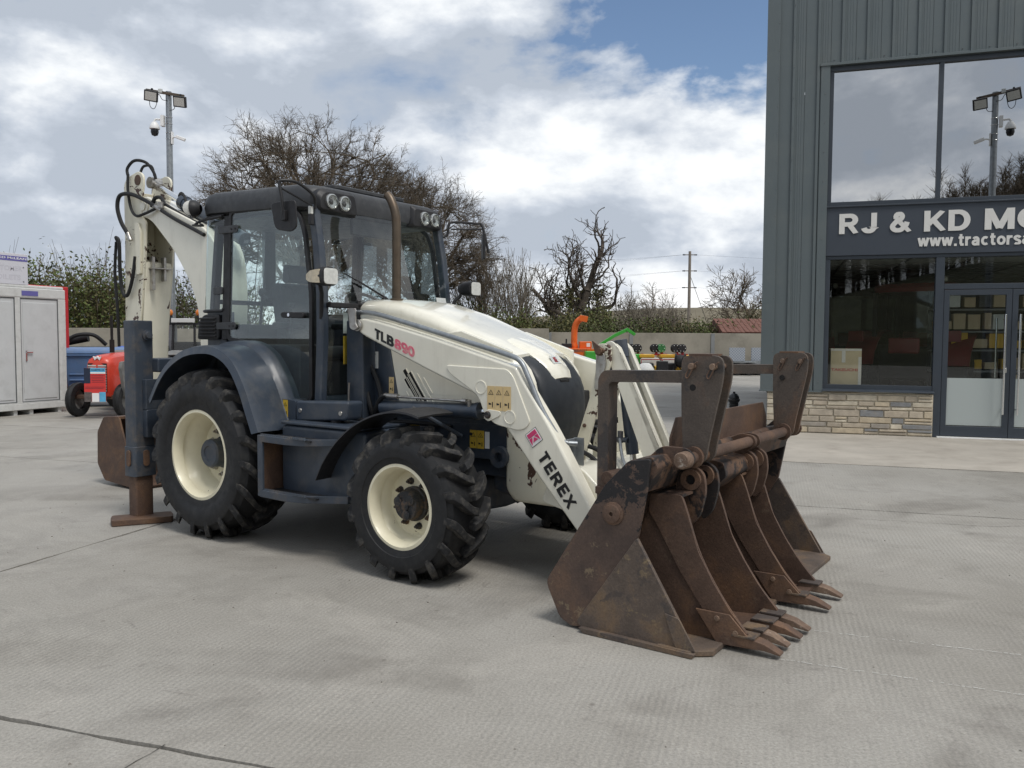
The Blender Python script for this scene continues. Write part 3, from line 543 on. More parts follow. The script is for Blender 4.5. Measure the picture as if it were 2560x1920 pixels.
for s in (-1, 1):
    fo, fi, gl = inset(DOORR, -.028), inset(DOORR, .006), inset(DOORR, .004)
    fr_ = P('door_surround', ringprism(fo, fi, s*.735, s*.765), 'black_plastic', bevel=.004)
    dr = P('cab_door', MB().prism(gl, s*.757, s*.752), 'cab_glass', ang=20)
    P('door_handle', MB().prism(rpoly([(.50, 1.76), (.74, 1.755), (.755, 1.775), (.74, 1.80), (.50, 1.805), (.485, 1.785)], .015, 3), s*.80, s*.758), 'black_plastic', dr, bevel=.006)
    P('door_lock', MB().cyl((.585, s*.80, 1.782), (.585, s*.805, 1.782), .014, n=12), 'chrome', dr)
    for z in (2.50, 1.70):
        hx = -.20 if z > 2 else -.245
        P('door_hinge', MB().prism(rpoly([(hx-.13, z-.028), (hx+.13, z-.032), (hx+.13, z+.032), (hx-.13, z+.028)], [.01, .03, .03, .01], 3), s*.775, s*.763), 'roof_plastic', dr, bevel=.004)
        for k in (.05, .10): P('hinge_bolt', MB().cyl((hx+k, s*.775, z), (hx+k, s*.781, z), .008, n=8), 'black_plastic', dr)
    P('window_stay', MB().lathe([(.034, 0), (.038, .02), (.03, .03), (.012, .034)], (.16, s*.70, 1.97), (0, s, 0), 14).tube([(.16, s*.715, 1.96), (.22, s*.72, 1.93), (.25, s*.72, 1.915)], .012, 8), 'black_plastic', dr)
    # pillars
    def pil(path, w, d):
        rg = []
        for p in path: x, y, z = p; rg.append([(x-w/2, y-d/2, z), (x+w/2, y-d/2, z), (x+w/2, y+d/2, z), (x-w/2, y+d/2, z)])
        return MB().loft(rg)
    P('front_pillar', pil([(.795, s*.725, 2.62), (.855, s*.73, 2.30), (.895, s*.735, 1.93), (.895, s*.735, 1.60), (.865, s*.735, 1.05)], .075, .07), 'slate_paint', bevel=.015)
    P('rear_door_pillar', pil([(-.235, s*.735, 2.62), (-.26, s*.735, 2.1), (-.29, s*.735, 1.58)], .075, .05), 'black_plastic', bevel=.012)
    P('rear_pillar', pil([(-.60, s*.56, 2.62), (-.66, s*.58, 1.9), (-.68, s*.60, 1.3)], .06, .07), 'black_plastic', bevel=.012)
    # curved rear quarter glass and its frame
    def qx(z): return -.045*(2.62-z)/.8
    arc = [(-.265, .752), (-.36, .755), (-.45, .752), (-.53, .735), (-.59, .70), (-.625, .65), (-.64, .59)]
    P('quarter_window', MB().loft([[(x+qx(z), s*y, z) for x, y in arc] for z in (2.62, 2.35, 2.1, 1.84)], closed=False), 'cab_glass', ang=60, recalc=False)
    P('quarter_window_seal', MB().tube(smooth_path([(-.25+qx(1.84), s*.757, 1.85)] + [(x+qx(1.83), s*(y+.003), 1.83) for x, y in arc], 3), .014, 6), 'black_plastic'); P('quarter_window_seal', MB().tube(smooth_path([(x, s*(y+.003), 2.625) for x, y in arc], 3), .014, 6), 'black_plastic')
    P('window_hinge', MB().prism(rrect(-.41, -.29, 1.965, 2.03, .015), s*.775, s*.758), 'roof_plastic', bevel=.004)
    P('side_marker', MB().tube(smooth_path([(-.28, s*.77, 2.615), (-.42, s*.80, 2.60), (-.56, s*.80, 2.585), (-.62, s*.79, 2.57)], 4), .012, 8).lathe([(.001, 0), (.05, .006), (.05, .016), (.001, .02)], (-.57, s*.80, 2.545), (0, 0, 1), 16), 'black_plastic')
    vt = P('cab_vent', MB().prism(rpoly([(-.66, 1.585), (-.36, 1.585), (-.35, 1.80), (-.56, 1.80), (-.64, 1.74)], .03, 4), s*.765, s*.68), 'black_plastic', bevel=.012)
    for k in range(6): P('louvre', MB().obox((-.50, s*.772, 1.615+k*.030), (.22, .02, .014), Matrix.Rotation(R(-25*s), 3, 'X')), 'black_plastic', vt, bevel=.003)
    P('lower_corner_panel', MB().loft([[(-.28, s*.74, 1.10), (-.28, s*.74, 1.82), (-.28, s*.66, 1.82), (-.28, s*.66, 1.10)], [(-.60, s*.70, 1.10), (-.60, s*.70, 1.82), (-.56, s*.62, 1.82), (-.56, s*.62, 1.10)], [(-.70, s*.56, 1.10), (-.69, s*.56, 1.82), (-.62, s*.52, 1.82), (-.62, s*.52, 1.10)]]), 'slate_paint')
    # lower front corner glass
    P('corner_window', MB().quad((.90, s*.70, 1.08), (.965, s*.44, 1.08), (.965, s*.44, 1.83), (.93, s*.70, 1.83)), 'cab_glass', recalc=False)
    P('corner_post', MB().bb(.955, .985, s*.43-.018, s*.43+.018, 1.02, 1.90), 'black_plastic', bevel=.006)
    # head lamp on a stalk
    hl = MB(); hc = Vector((1.03, s*.86, 2.055)); rg = []
    for dx, hy, hz, off in ((-.08, .03, .03, .0), (-.06, .05, .047, .0), (-.01, .068, .063, 0), (.05, .078, .070, 0), (.095, .080, .071, 0), (.10, .070, .062, 0)):
        rg.append([(hc.x+dx*1.0, hc.y + s*.01 + hy*math.copysign(abs(math.cos(a))**.7, math.cos(a)), hc.z + hz*math.copysign(abs(math.sin(a))**.7, math.sin(a))) for a in (2*math.pi*k/24 for k in range(24))])
    hp = P('head_lamp', hl.loft(rg), 'black_plastic', ang=40)
    P('lamp_reflector', MB().prism(rrect(hc.y+s*.01-.064, hc.y+s*.01+.064, hc.z-.055, hc.z+.055, .024), hc.x+.098, hc.x+.104, 'x'), 'lamp_reflector', hp)
    P('lamp_glass', MB().prism(rrect(hc.y+s*.01-.067, hc.y+s*.01+.067, hc.z-.058, hc.z+.058, .026), hc.x+.106, hc.x+.112, 'x'), 'lens_clear', hp, bevel=.004)
    ind = MB(); rg = []
    for dx, hz in ((-.11, .018), (-.09, .032), (-.03, .042), (.03, .048), (.07, .050)): rg.append([(hc.x+dx, hc.y+s*(.088 if dx > -.06 else .055), hc.z+k*hz) for k in (-1, -.5, 0, .5, 1)] + [(hc.x+dx, hc.y+s*.03, hc.z+k*hz*.8) for k in (1, .5, 0, -.5, -1)])
    P('indicator_lens', ind.loft(rg), 'lens_amber', hp, ang=50)
    P('lamp_stalk', MB().tube([(.99, s*.84, 2.0), (.95, s*.79, 1.94), (.91, s*.76, 1.75)], .016, 8), 'black_plastic', hp)
# near mirror on its hoop, far mirror on its own
mh = P('door_mirror', MB().prism(rpoly([(.70, 2.60), (.98, 2.60), (.99, 2.40), (.93, 2.37), (.75, 2.40)], [.05, .04, .05, .03, .05], 4), -1.06, -1.045), 'black_plastic', bevel=.008)
P('mirror_glass', MB().prism(rpoly([(.715, 2.585), (.965, 2.585), (.975, 2.41), (.93, 2.385), (.765, 2.41)], .04, 4), -1.043, -1.041), 'chrome', mh)
P('mirror_arm', MB().tube(smooth_path([(.865, -1.075, 2.50), (.86, -1.085, 2.62), (.845, -1.09, 2.72), (.86, -1.07, 2.745), (.90, -.97, 2.74), (.89, -.82, 2.68), (.86, -.77, 2.63), (.85, -.76, 2.58)], 5), .012, 8).tube([(.85, -1.08, 2.69), (.86, -.80, 2.60)], .008, 6), 'black_plastic', mh)
P('mirror_clamp', MB().bb(.845, .89, -1.085, -1.055, 2.455, 2.53), 'black_plastic', mh, bevel=.006)
P('marker_lamp', MB().bb(.815, .845, -.80, -.77, 2.54, 2.60), 'lens_clear', mh, bevel=.006); P('marker_holder', MB().bb(.815, .85, -.80, -.765, 2.46, 2.54), 'black_plastic', mh, bevel=.006)
mh = P('door_mirror', MB().obox((1.065, 1.075, 2.455), (.17, .022, .24), Matrix.Rotation(R(-46), 3, 'Z')), 'black_plastic', bevel=.01)
P('mirror_arm', MB().tube(smooth_path([(.85, .76, 2.52), (.87, .79, 2.56), (.88, .80, 2.64), (.90, .84, 2.665), (.99, 1.05, 2.67), (1.03, 1.10, 2.65), (1.10, 1.11, 2.40)], 5), .012, 8).tube([(.89, .82, 2.60), (1.03, 1.09, 2.62)], .008, 6), 'black_plastic', mh)
# windscreen and front frame
ws = [[(.805+.02*math.cos(y/.7*1.3), y, 2.60), (.95+.03*math.cos(y/.7*1.3), y*1.02, 1.875)] for y in (-.70, -.47, -.23, 0, .23, .47, .70)]
P('windscreen', MB().loft([[r[0], ((Vector(r[0])+Vector(r[1]))/2), r[1]] for r in ws], closed=False), 'cab_glass', ang=60, recalc=False)
P('windscreen_cowl', MB().bb(.93, .985, -.73, .73, 1.835, 1.875), 'black_plastic', bevel=.008)
P('inspection_label', MB().quad((.983, .52, 1.885), (.975, .66, 1.885), (.955, .66, 1.965), (.963, .52, 1.965)), 'label_grey', recalc=False)
P('wiper', MB().tube([(.99, .03, 1.86), (.98, -.20, 1.96), (.965, -.42, 2.05)], .008, 6).tube([(.99, -.18, 1.95), (.955, -.55, 2.10)], .006, 6), 'black_plastic')
P('front_header', MB().bb(.72, .80, -.70, .70, 2.575, 2.62), 'black_plastic', bevel=.01)
P('head_lining', MB().bb(-.62, .74, -.70, .70, 2.585, 2.60), 'black_plastic')
P('sun_blind', MB().bb(.74, .775, -.30, .20, 2.44, 2.58), 'black_plastic', bevel=.01)
P('rear_window', MB().quad((-.66, -.56, 1.45), (-.66, .56, 1.45), (-.62, .54, 2.60), (-.62, -.54, 2.60)), 'cab_glass', recalc=False)
P('rear_window_bar', MB().bb(-.68, -.64, -.58, .58, 1.90, 1.94).bb(-.67, -.62, -.06, .06, 1.94, 2.6), 'black_plastic', bevel=.006)
P('cab_floor', MB().bb(-.66, .95, -.72, .72, .98, 1.10).bb(-.66, -.30, -.72, .72, 1.1, 1.45), 'slate_paint', bevel=.01)
# inside the cab
P('operator_seat', MB().prism(rpoly([(-.18, 1.50), (.36, 1.54), (.38, 1.44), (-.12, 1.36)], .05, 4), -.26, .26).prism(rpoly([(-.22, 1.50), (-.08, 1.50), (-.16, 2.06), (-.24, 2.10), (-.31, 2.04)], .05, 4), -.25, .25).prism(rpoly([(-.30, 2.10), (-.21, 2.10), (-.22, 2.26), (-.29, 2.26)], .03, 3), -.13, .13).bb(-.15, .25, -.18, .18, 1.10, 1.40), 'seat_vinyl', bevel=.03)
P('arm_rest', MB().bb(-.15, .22, -.38, -.30, 1.68, 1.74).bb(-.15, .22, .30, .38, 1.68, 1.74), 'seat_vinyl', bevel=.02)
P('steering_column', MB().cyl((.82, 0, 1.15), (.62, 0, 1.80), .05, n=12).bb(.55, .92, -.18, .18, 1.70, 1.84), 'black_plastic', bevel=.02)
sw = [(.60 + .07*math.sin(a)*-.9, .20*math.cos(a), 1.90 + .20*math.sin(a)*.42) for a in (2*math.pi*k/28 for k in range(29))]
P('steering_wheel', MB().tube(sw, .014, 8, cap=False).cyl((.60, 0, 1.90), (.60, .2, 1.90), .012).cyl((.60, 0, 1.90), (.60, -.2, 1.90), .012).cyl((.62, 0, 1.83), (.60, 0, 1.91), .03), 'black_plastic')
P('side_console', MB().bb(-.2, .55, -.66, -.44, 1.10, 1.55).cyl((.3, -.55, 1.5), (.33, -.55, 1.85), .012).sphere((.33, -.55, 1.87), .025), 'black_plastic', bevel=.03)
P('side_console', MB().bb(-.60, -.3, -.5, .5, 1.45, 1.72).cyl((-.4, .3, 1.7), (-.36, .3, 2.0), .012).sphere((-.36, .3, 2.02), .025).cyl((-.4, -.3, 1.7), (-.36, -.3, 2.0), .012).sphere((-.36, -.3, 2.02), .025), 'black_plastic', bevel=.03)
P('interior_sticker', MB().bb(.935, .938, -.56, -.50, 1.40, 1.62), 'warning_yellow'); P('interior_sticker', MB().bb(.935, .938, -.56, -.51, 1.64, 1.80), 'label_grey')

# ------------------------------------------------------------------ mudguards, sills, steps
for s in (-1, 1):
    oc = smooth_path([(x, 0, z) for x, z in ((-.80, 1.08), (-.66, 1.27), (-.50, 1.41), (-.27, 1.515), (-.02, 1.545), (.17, 1.525), (.35, 1.43), (.49, 1.25), (.58, 1.07), (.66, .90))], 3)
    c0 = Vector((-.06, 0, .70)); rg = []
    for p in oc:
        d = (p-c0).normalized(); q = lambda k, y: tuple(p + d*k + Vector((0, y*s, 0)))
        rg.append([q(.035, .70), q(.035, .80), q(.02, .83), q(.0, .86), q(-.003, 1.11), q(-.012, 1.15), q(-.07, 1.168), q(-.07, 1.155), q(-.024, 1.13), q(-.02, .86), q(.01, .70)])
    mg = P('rear_mudguard', MB().loft(rg), 'slate_paint', ang=32)
    P('mudguard_inner', MB().prism([(-.70, 1.10), (-.45, 1.42), (-.1, 1.53), (.2, 1.50), (.42, 1.25), (.55, .95), (-.3, .95)], s*.72, s*.69), 'soot_and_hole_shade', mg)
    P('sill_panel', MB().prism(rpoly([(.56, .97), (.715, .965), (.715, 1.12), (.47, 1.135), (.50, 1.10)], .015, 3), s*.85, s*.70), 'slate_paint', bevel=.01)
    P('sill_panel', MB().prism(rpoly([(.725, .965), (1.28, 1.0), (1.30, 1.14), (.725, 1.12)], .03, 4), s*.86, s*.70), 'slate_paint', bevel=.018)
    for x in (.78, 1.22): P('sill_bolt', MB().lathe([(.018, 0), (.016, .006), (.001, .006)], (x, s*.86, 1.05), (0, s, 0), 12), 'steel')
    tk = P('fuel_tank', MB().prism(rpoly([(.70, .95), (1.60, .95), (1.60, .45), (1.42, .42), (.76, .40), (.70, .46)], .05, 4), s*.98, s*.42), 'slate_paint', bevel=.03, seg=3)
    P('tank_lip', MB().prism(rrect(.68, 1.56, s*.72-.27, s*.72+.27, .05), .952, .975, 'z'), 'slate_paint', tk, bevel=.008)
    P('filler_neck', MB().cyl((1.12, s*.80, .95), (1.12, s*.80, 1.03), .048, n=20).cyl((1.12, s*.80, 1.025), (1.12, s*.80, 1.085), .062, n=12), 'black_plastic', tk, bevel=.005)
    # step hoop with two serrated treads
    st_ = P('step_frame', MB().loft([[(x, s*(y0), z+dz) for (dz) in (-.0,)] * 1 + [(x, s*(y0+.0), z+.05), (x, s*(y0+.022), z+.05), (x, s*(y0+.022), z)] for x, y0, z in ((.64, 1.13, .83), (.95, 1.13, .825), (1.10, 1.11, .825), (1.40, .99, .835))]), 'slate_worn', bevel=.004)
    P('step_post', MB().bb(.64, .695, s*1.142-.012, s*1.142+.012, .42, .88), 'slate_worn', st_, bevel=.006)
    P('step_tread', MB().loft([[(x, s*y0, z), (x, s*y0, z+.055), (x, s*(y0+.022), z+.055), (x, s*(y0+.022), z)] for x, y0, z in ((.66, 1.13, .415), (.95, 1.13, .41), (1.12, 1.11, .415), (1.45, .99, .43))]), 'slate_worn', st_, bevel=.005)
    for z, x1 in ((.868, 1.30), (.46, 1.36)): P('step_tread', MB().bb(.66, x1-.12, min(s*1.12, s*.92), max(s*1.12, s*.92), z-.012, z), 'black_plastic', st_)
    for z in (.882, .472):
        tr2 = MB()
        for k in range(22):
            x = .66+k*.0225; ys = 1.145-.0*k; tr2.add([(x, s*ys, z-.01), (x+.017, s*ys, z-.01), (x+.0085, s*ys, z+.008), (x, s*(ys-.02), z-.01), (x+.017, s*(ys-.02), z-.01), (x+.0085, s*(ys-.02), z+.008)], [(0, 1, 2), (5, 4, 3), (0, 3, 4, 1), (1, 4, 5, 2), (2, 5, 3, 0)])
        P('tread_serration', tr2, 'slate_worn', st_)
    P('step_back_plate', MB().bb(.645, .675, min(s*1.12, s*.6), max(s*1.12, s*.6), .42, .83), 'rust', st_)
    fc = Vector((2.03, 0, .485)); rg = []
    for a in [172-k*5.2 for k in range(20)]:
        rr2 = .632 + .155*(max(0, a-100)/72)**2; d = Vector((math.cos(R(a)), 0, math.sin(R(a)))); rg.append([tuple(fc+d*(rr2+h)+Vector((0, s*y, 0))) for h, y in ((0, 1.13), (.012, 1.125), (.022, .95), (.018, .78), (.006, .78), (.008, .95))])
    ff = P('front_mudguard', MB().loft(rg), 'black_plastic', ang=30)
    P('mudguard_stay', MB().tube([(1.85, s*.78, 1.12), (1.95, s*.6, 1.0), (2.0, s*.42, .9)], .016, 8).bb(1.65, 1.75, min(s*.8, s*.42), max(s*.8, s*.42), .93, .96), 'slate_worn', ff)
warning((.60, -.8512, 1.055), 1, .055, .135, 'warning_yellow')
warning((1.52, -.4062, .93), 2, .05, .10, 'warning_yellow')
P('hydraulic_pipes', MB().tube(smooth_path([(1.0, -.62, 1.0), (1.25, -.6, .98), (1.6, -.5, .98), (1.9, -.42, .96)]), .015, 8).tube(smooth_path([(1.05, -.5, 1.55), (1.2, -.47, 1.3), (1.3, -.5, 1.12), (1.42, -.55, 1.13)]), .018, 8).tube(smooth_path([(1.02, -.55, 1.6), (1.08, -.5, 1.35), (1.18, -.52, 1.1), (1.2, -.5, 1.0)]), .018, 8), 'hose_rubber')
P('gear_lever', MB().tube([(1.03, -.60, 1.02), (1.035, -.60, 1.18), (1.04, -.60, 1.26)], .008, 6).sphere((1.03, -.60, 1.03), .018), 'steel')

# ------------------------------------------------------------------ stabiliser legs
for s in (-1, 1):
    sg_ = P('stabiliser_leg', MB().prism(rrect(-1.12, -.965, min(s*1.175, s*.985), max(s*1.175, s*.985), .022), .40, 1.745, 'z'), 'slate_worn', bevel=.008)
    P('leg_cuff', MB().prism(rrect(-1.128, -.957, min(s*1.183, s*.977), max(s*1.183, s*.977), .024), .40, .66, 'z'), 'slate_worn', sg_, bevel=.006)
    for y, x in ((s*1.185, -1.04), ): P('wear_pad', MB().prism(rrect(x-.028, x+.028, .49, .63, .026), y, y+s*.012), 'rust', sg_, bevel=.003)
    P('wear_pad', MB().prism(rrect(s*1.08-.028, s*1.08+.028, .49, .63, .026), -.957, -.945, 'x'), 'rust', sg_, bevel=.003)
    P('leg_pin', MB().lathe([(.045, 0), (.045, .02), (.03, .022), (.028, .05), (.001, .052)], (-.965, s*1.05, 1.62), (1, 0, 0), 18), 'slate_worn', sg_)
    P('leg_bracket', MB().prism(rpoly([(s*1.10, .98), (s*.90, .98), (s*.90, .78), (s*.98, .74), (s*1.10, .74)], .01, 2), -.965, -.90, 'x').bb(-.965, -.905, min(s*1.10, s*.9), max(s*1.10, s*.9), .98, 1.24), 'slate_paint', sg_, bevel=.006)
    P('inner_leg', MB().prism(rrect(-1.105, -.98, min(s*1.16, s*1.0), max(s*1.16, s*1.0), .015), .04, .42, 'z'), 'rust', sg_, bevel=.005)
    ft = Matrix.Translation((-.98, s*1.11, 0)) @ Matrix.Rotation(s*R(-60), 4, 'Z')
    P('foot_pad', MB().prism(rpoly([(-.24, -.12), (.24, -.12), (.25, 0), (.24, .12), (-.24, .12), (-.25, 0)], .025, 3), .002, .055, 'z').xf(ft), 'rust', sg_, bevel=.008)
P('rear_frame', MB().bb(-1.10, -.88, -1.0, 1.0, .74, .98).bb(-1.10, -.88, -1.0, 1.0, 1.30, 1.42).bb(-1.05, -.9, -.35, .35, .9, 1.4), 'slate_paint', bevel=.015)
P('kingpost', MB().prism(rpoly([(-1.12, .62), (-1.50, .70), (-1.55, 1.2), (-1.35, 1.35), (-1.12, 1.30)], .05, 3), -.16, .16), 'slate_worn', bevel=.02)

# ------------------------------------------------------------------ backhoe: boom, dipper, rams, bucket
BM_ = rpoly([(-2.58, 3.00), (-2.44, 3.08), (-2.20, 2.985), (-1.42, 2.68), (-1.20, 2.46), (-1.14, 2.0), (-1.22, 1.3), (-1.30, .95), (-1.46, .95), (-1.50, 1.3), (-1.545, 1.88), (-1.66, 2.13), (-1.78, 2.29), (-1.93, 2.47), (-2.34, 2.82), (-2.56, 2.88)], [.06, .06, .1, .2, .2, .2, .1, .05, .05, .1, .1, .1, .1, .1, .1, .06], 4)
bo = P('boom', MB().prism(BM_, -.15, .15), 'cream_paint', bevel=.015, seg=3)
P('boom_boss', MB().lathe([(.075, 0), (.075, .008), (.045, .01), (.042, .022), (.001, .024)], (-2.45, -.152, 2.965), (0, -1, 0), 24), 'cream_paint', bo)
DPs = rpoly([(-2.80, 3.22), (-2.74, 3.29), (-2.52, 3.34), (-2.435, 3.29), (-2.43, 3.20), (-2.47, 3.05), (-2.47, 2.86), (-2.40, 2.80), (-2.42, 2.5), (-2.545, 1.7), (-2.62, .75), (-2.78, .75), (-2.82, 1.7), (-2.80, 2.6)], [.03, .03, .06, .06, .05, .1, .05, .03, .05, .1, .03, .03, .1, .1], 4)
dpr = P('dipper', MB().prism(DPs, -.17, -.145).prism(DPs, .145, .17).prism([(-2.80, 3.16), (-2.76, 3.16), (-2.74, .8), (-2.78, .8)], -.146, .146).prism([(-2.455, 2.40), (-2.44, 2.36), (-2.61, .9), (-2.64, .9)], -.146, .146), 'cream_rusty', bevel=.006)
P('dipper_pin', MB().lathe([(.055, 0), (.055, .006), (.001, .008)], (-2.53, -.171, 3.245), (0, -1, 0), 20), 'rust', dpr)
P('dipper_rib', MB().prism(rpoly([(-2.56, 2.80), (-2.50, 2.80), (-2.455, 2.70), (-2.475, 2.26), (-2.55, 2.26)], .02, 3), -.20, -.17), 'cream_rusty', dpr, bevel=.005)
P('dipper_clamp', MB().bb(-2.47, -2.38, -.12, .12, 2.32, 2.335).bb(-2.46, -2.40, -.10, -.07, 2.1, 2.45).bb(-2.46, -2.40, .03, .06, 2.2, 2.45), 'steel', dpr, bevel=.004)
P('dipper_seat', MB().bb(-2.76, -2.44, -.146, .146, 3.02, 3.05), 'rust_black', dpr)
cyl_ = P('crowd_ram', MB().cyl((-1.98, 0, 2.985), (-1.0, 0, 2.545), .068, n=24).cyl((-2.0, 0, 2.995), (-1.93, 0, 2.963), .078, n=24), 'slate_paint', bevel=.005)
P('ram_rod', MB().cyl((-2.40, 0, 3.18), (-1.97, 0, 2.98), .032, n=20), 'chrome', cyl_); P('ram_eye', MB().cyl((-2.50, -.06, 3.235), (-2.50, .06, 3.235), .06, n=20).cyl((-2.46, 0, 3.21), (-2.38, 0, 3.175), .045, n=16), 'steel', cyl_)
P('boom_ram', MB().cyl((-1.50, 0, 1.0), (-1.35, 0, 1.9), .06, n=16), 'slate_paint', bo)
P('bucket_ram', MB().cyl((-2.95, -.02, 2.55), (-2.93, -.02, 1.30), .05, n=18).cyl((-2.93, -.02, 1.3), (-2.95, -.02, .9), .028, n=12), 'slate_paint', dpr)
for pts, r in (([(-2.68, -.19, 3.30), (-2.69, -.19, 3.38), (-2.62, -.15, 3.46), (-2.52, -.08, 3.44), (-2.45, -.04, 3.34), (-2.43, -.03, 3.27)], .016), ([(-2.56, -.12, 3.34), (-2.53, -.1, 3.40), (-2.47, -.05, 3.40), (-2.45, -.03, 3.30)], .014),
               ([(-2.68, -.19, 3.32), (-2.67, -.20, 3.15), (-2.62, -.20, 2.96), (-2.52, -.20, 2.87), (-2.36, -.20, 2.88), (-2.18, -.17, 2.93)], .015), ([(-2.18, -.17, 2.93), (-2.40, -.19, 3.03), (-2.60, -.21, 3.10), (-2.77, -.23, 3.10), (-2.81, -.24, 2.98), (-2.76, -.23, 2.82), (-2.66, -.21, 2.68)], .021),
               ([(-2.18, -.17, 2.93), (-1.9, -.17, 2.80), (-1.6, -.17, 2.68), (-1.40, -.17, 2.60)], .02), ([(-2.14, -.12, 2.97), (-1.85, -.12, 2.84), (-1.5, -.12, 2.70)], .02),
               ([(-2.85, -.22, 2.62), (-2.83, -.25, 2.66), (-2.79, -.24, 2.60), (-2.80, -.23, 2.30), (-2.77, -.22, 2.08), (-2.68, -.22, 2.05), (-2.60, -.21, 2.22), (-2.555, -.20, 2.45)], .019), ([(-2.88, -.22, 2.62), (-2.90, -.23, 2.3), (-2.88, -.22, 1.9), (-2.90, -.2, 1.5)], .016), ([(-2.30, -.16, 2.95), (-2.24, -.16, 3.03), (-2.16, -.14, 3.03), (-2.10, -.14, 2.95)], .02), ([(-2.06, .0, 3.06), (-1.99, -.02, 3.08), (-1.92, -.03, 3.03), (-1.80, -.07, 2.90), (-1.7, -.08, 2.76)], .015)):
    P('backhoe_hose', MB().tube(smooth_path(pts, 5), r, 8), 'hose_rubber', bo)
P('hose_fitting', MB().cyl((-2.24, -.17, 2.955), (-2.10, -.17, 2.895), .024, n=10).cyl((-2.12, -.17, 2.98), (-2.12, -.17, 2.92), .03, n=10).cyl((-2.67, -.21, 2.70), (-2.62, -.21, 2.62), .022, n=10), 'steel', bo)
bk = P('digging_bucket', MB().loft([[(x, y, z) for x, z in ((-2.72, .76), (-3.02, .74), (-3.14, .58), (-3.16, .22), (-3.02, .06), (-2.40, .01), (-2.38, .035), (-3.0, .085), (-3.13, .23), (-3.11, .57), (-3.01, .71), (-2.72, .73))] for y in (-.32, .32)]), 'rust', bevel=.004)
for s in (-1, 1): P('bucket_side', MB().prism(rpoly([(-2.72, .76), (-3.02, .74), (-3.15, .57), (-3.16, .22), (-3.02, .05), (-2.40, .012), (-2.55, .35)], .03, 3), s*.325, s*.305), 'rust', bk, bevel=.003)
P('bucket_link', MB().prism(rpoly([(-2.86, .72), (-2.66, .72), (-2.62, .98), (-2.74, 1.02), (-2.86, .90)], .03, 3), -.13, -.10).prism(rpoly([(-2.86, .72), (-2.66, .72), (-2.62, .98), (-2.74, 1.02), (-2.86, .90)], .03, 3), .10, .13), 'rust', bk, bevel=.004)
# ------------------------------------------------------------------ loader bucket and folded forks (part of the machine)
def bucket_paint():
    mt, t, b = newmat('bucket_side_paint'); co = coords(t); s = N('ShaderNodeSeparateXYZ', t); t.links.new(co, s.inputs[0])
    n1 = noise(co, 3.2, 9, .65, tree=t, dist=.4); v = ramp(t, n1, [(.30, (.062, .043, .036)), (.5, (.090, .060, .047)), (.70, (.15, .088, .055))])
    n2 = noise(co, 7.0, 11, .74, (5, 1, 2), .5, tree=t); f = M2('ADD', n2, M2('MULTIPLY', M2('SUBTRACT', s.outputs[2], .62, tree=t), .55, tree=t), tree=t)
    v = mixc(t, ramp(t, f, [(.535, 0.0), (.56, .95)]), v, (.014, .014, .016))
    n3 = noise(co, 9, 11, .78, (2, 8, 5), tree=t); g = M2('SUBTRACT', n3, M2('MULTIPLY', s.outputs[2], .10, tree=t), tree=t)
    v = mixc(t, ramp(t, g, [(.56, 0.0), (.63, .5)]), v, (.27, .21, .13))
    n4 = noise(co, 90, 3, .7, tree=t); v = mixc(t, .35, v, ramp(t, n4, [(.3, .25), (.7, .8)]), 'OVERLAY')
    t.links.new(v, b.inputs['Base Color']); b.inputs['Roughness'].default_value = .62; b.inputs['Specular IOR Level'].default_value = .4
    t.links.new(bump(t, noise(co, 45, 6, .7, tree=t), .35, .004), b.inputs['Normal'])
bucket_paint()
shell = [(3.745, .96), (3.615, .80), (3.42, .50), (3.26, .24), (3.30, .10), (3.36, .045), (3.48, .022), (3.48, .045), (3.38, .07), (3.325, .12), (3.29, .24), (3.445, .485), (3.64, .785), (3.77, .945)]
LB = P('loader_bucket', MB().prism(shell, -1.17, 1.17), 'rust_black', bevel=.003)
CL = rpoly([(3.80, .565), (4.125, .035), (4.125, .004), (3.60, .004), (3.455, .03), (3.44, .05)], [.01, .01, .004, .02, .01, .01], 2)
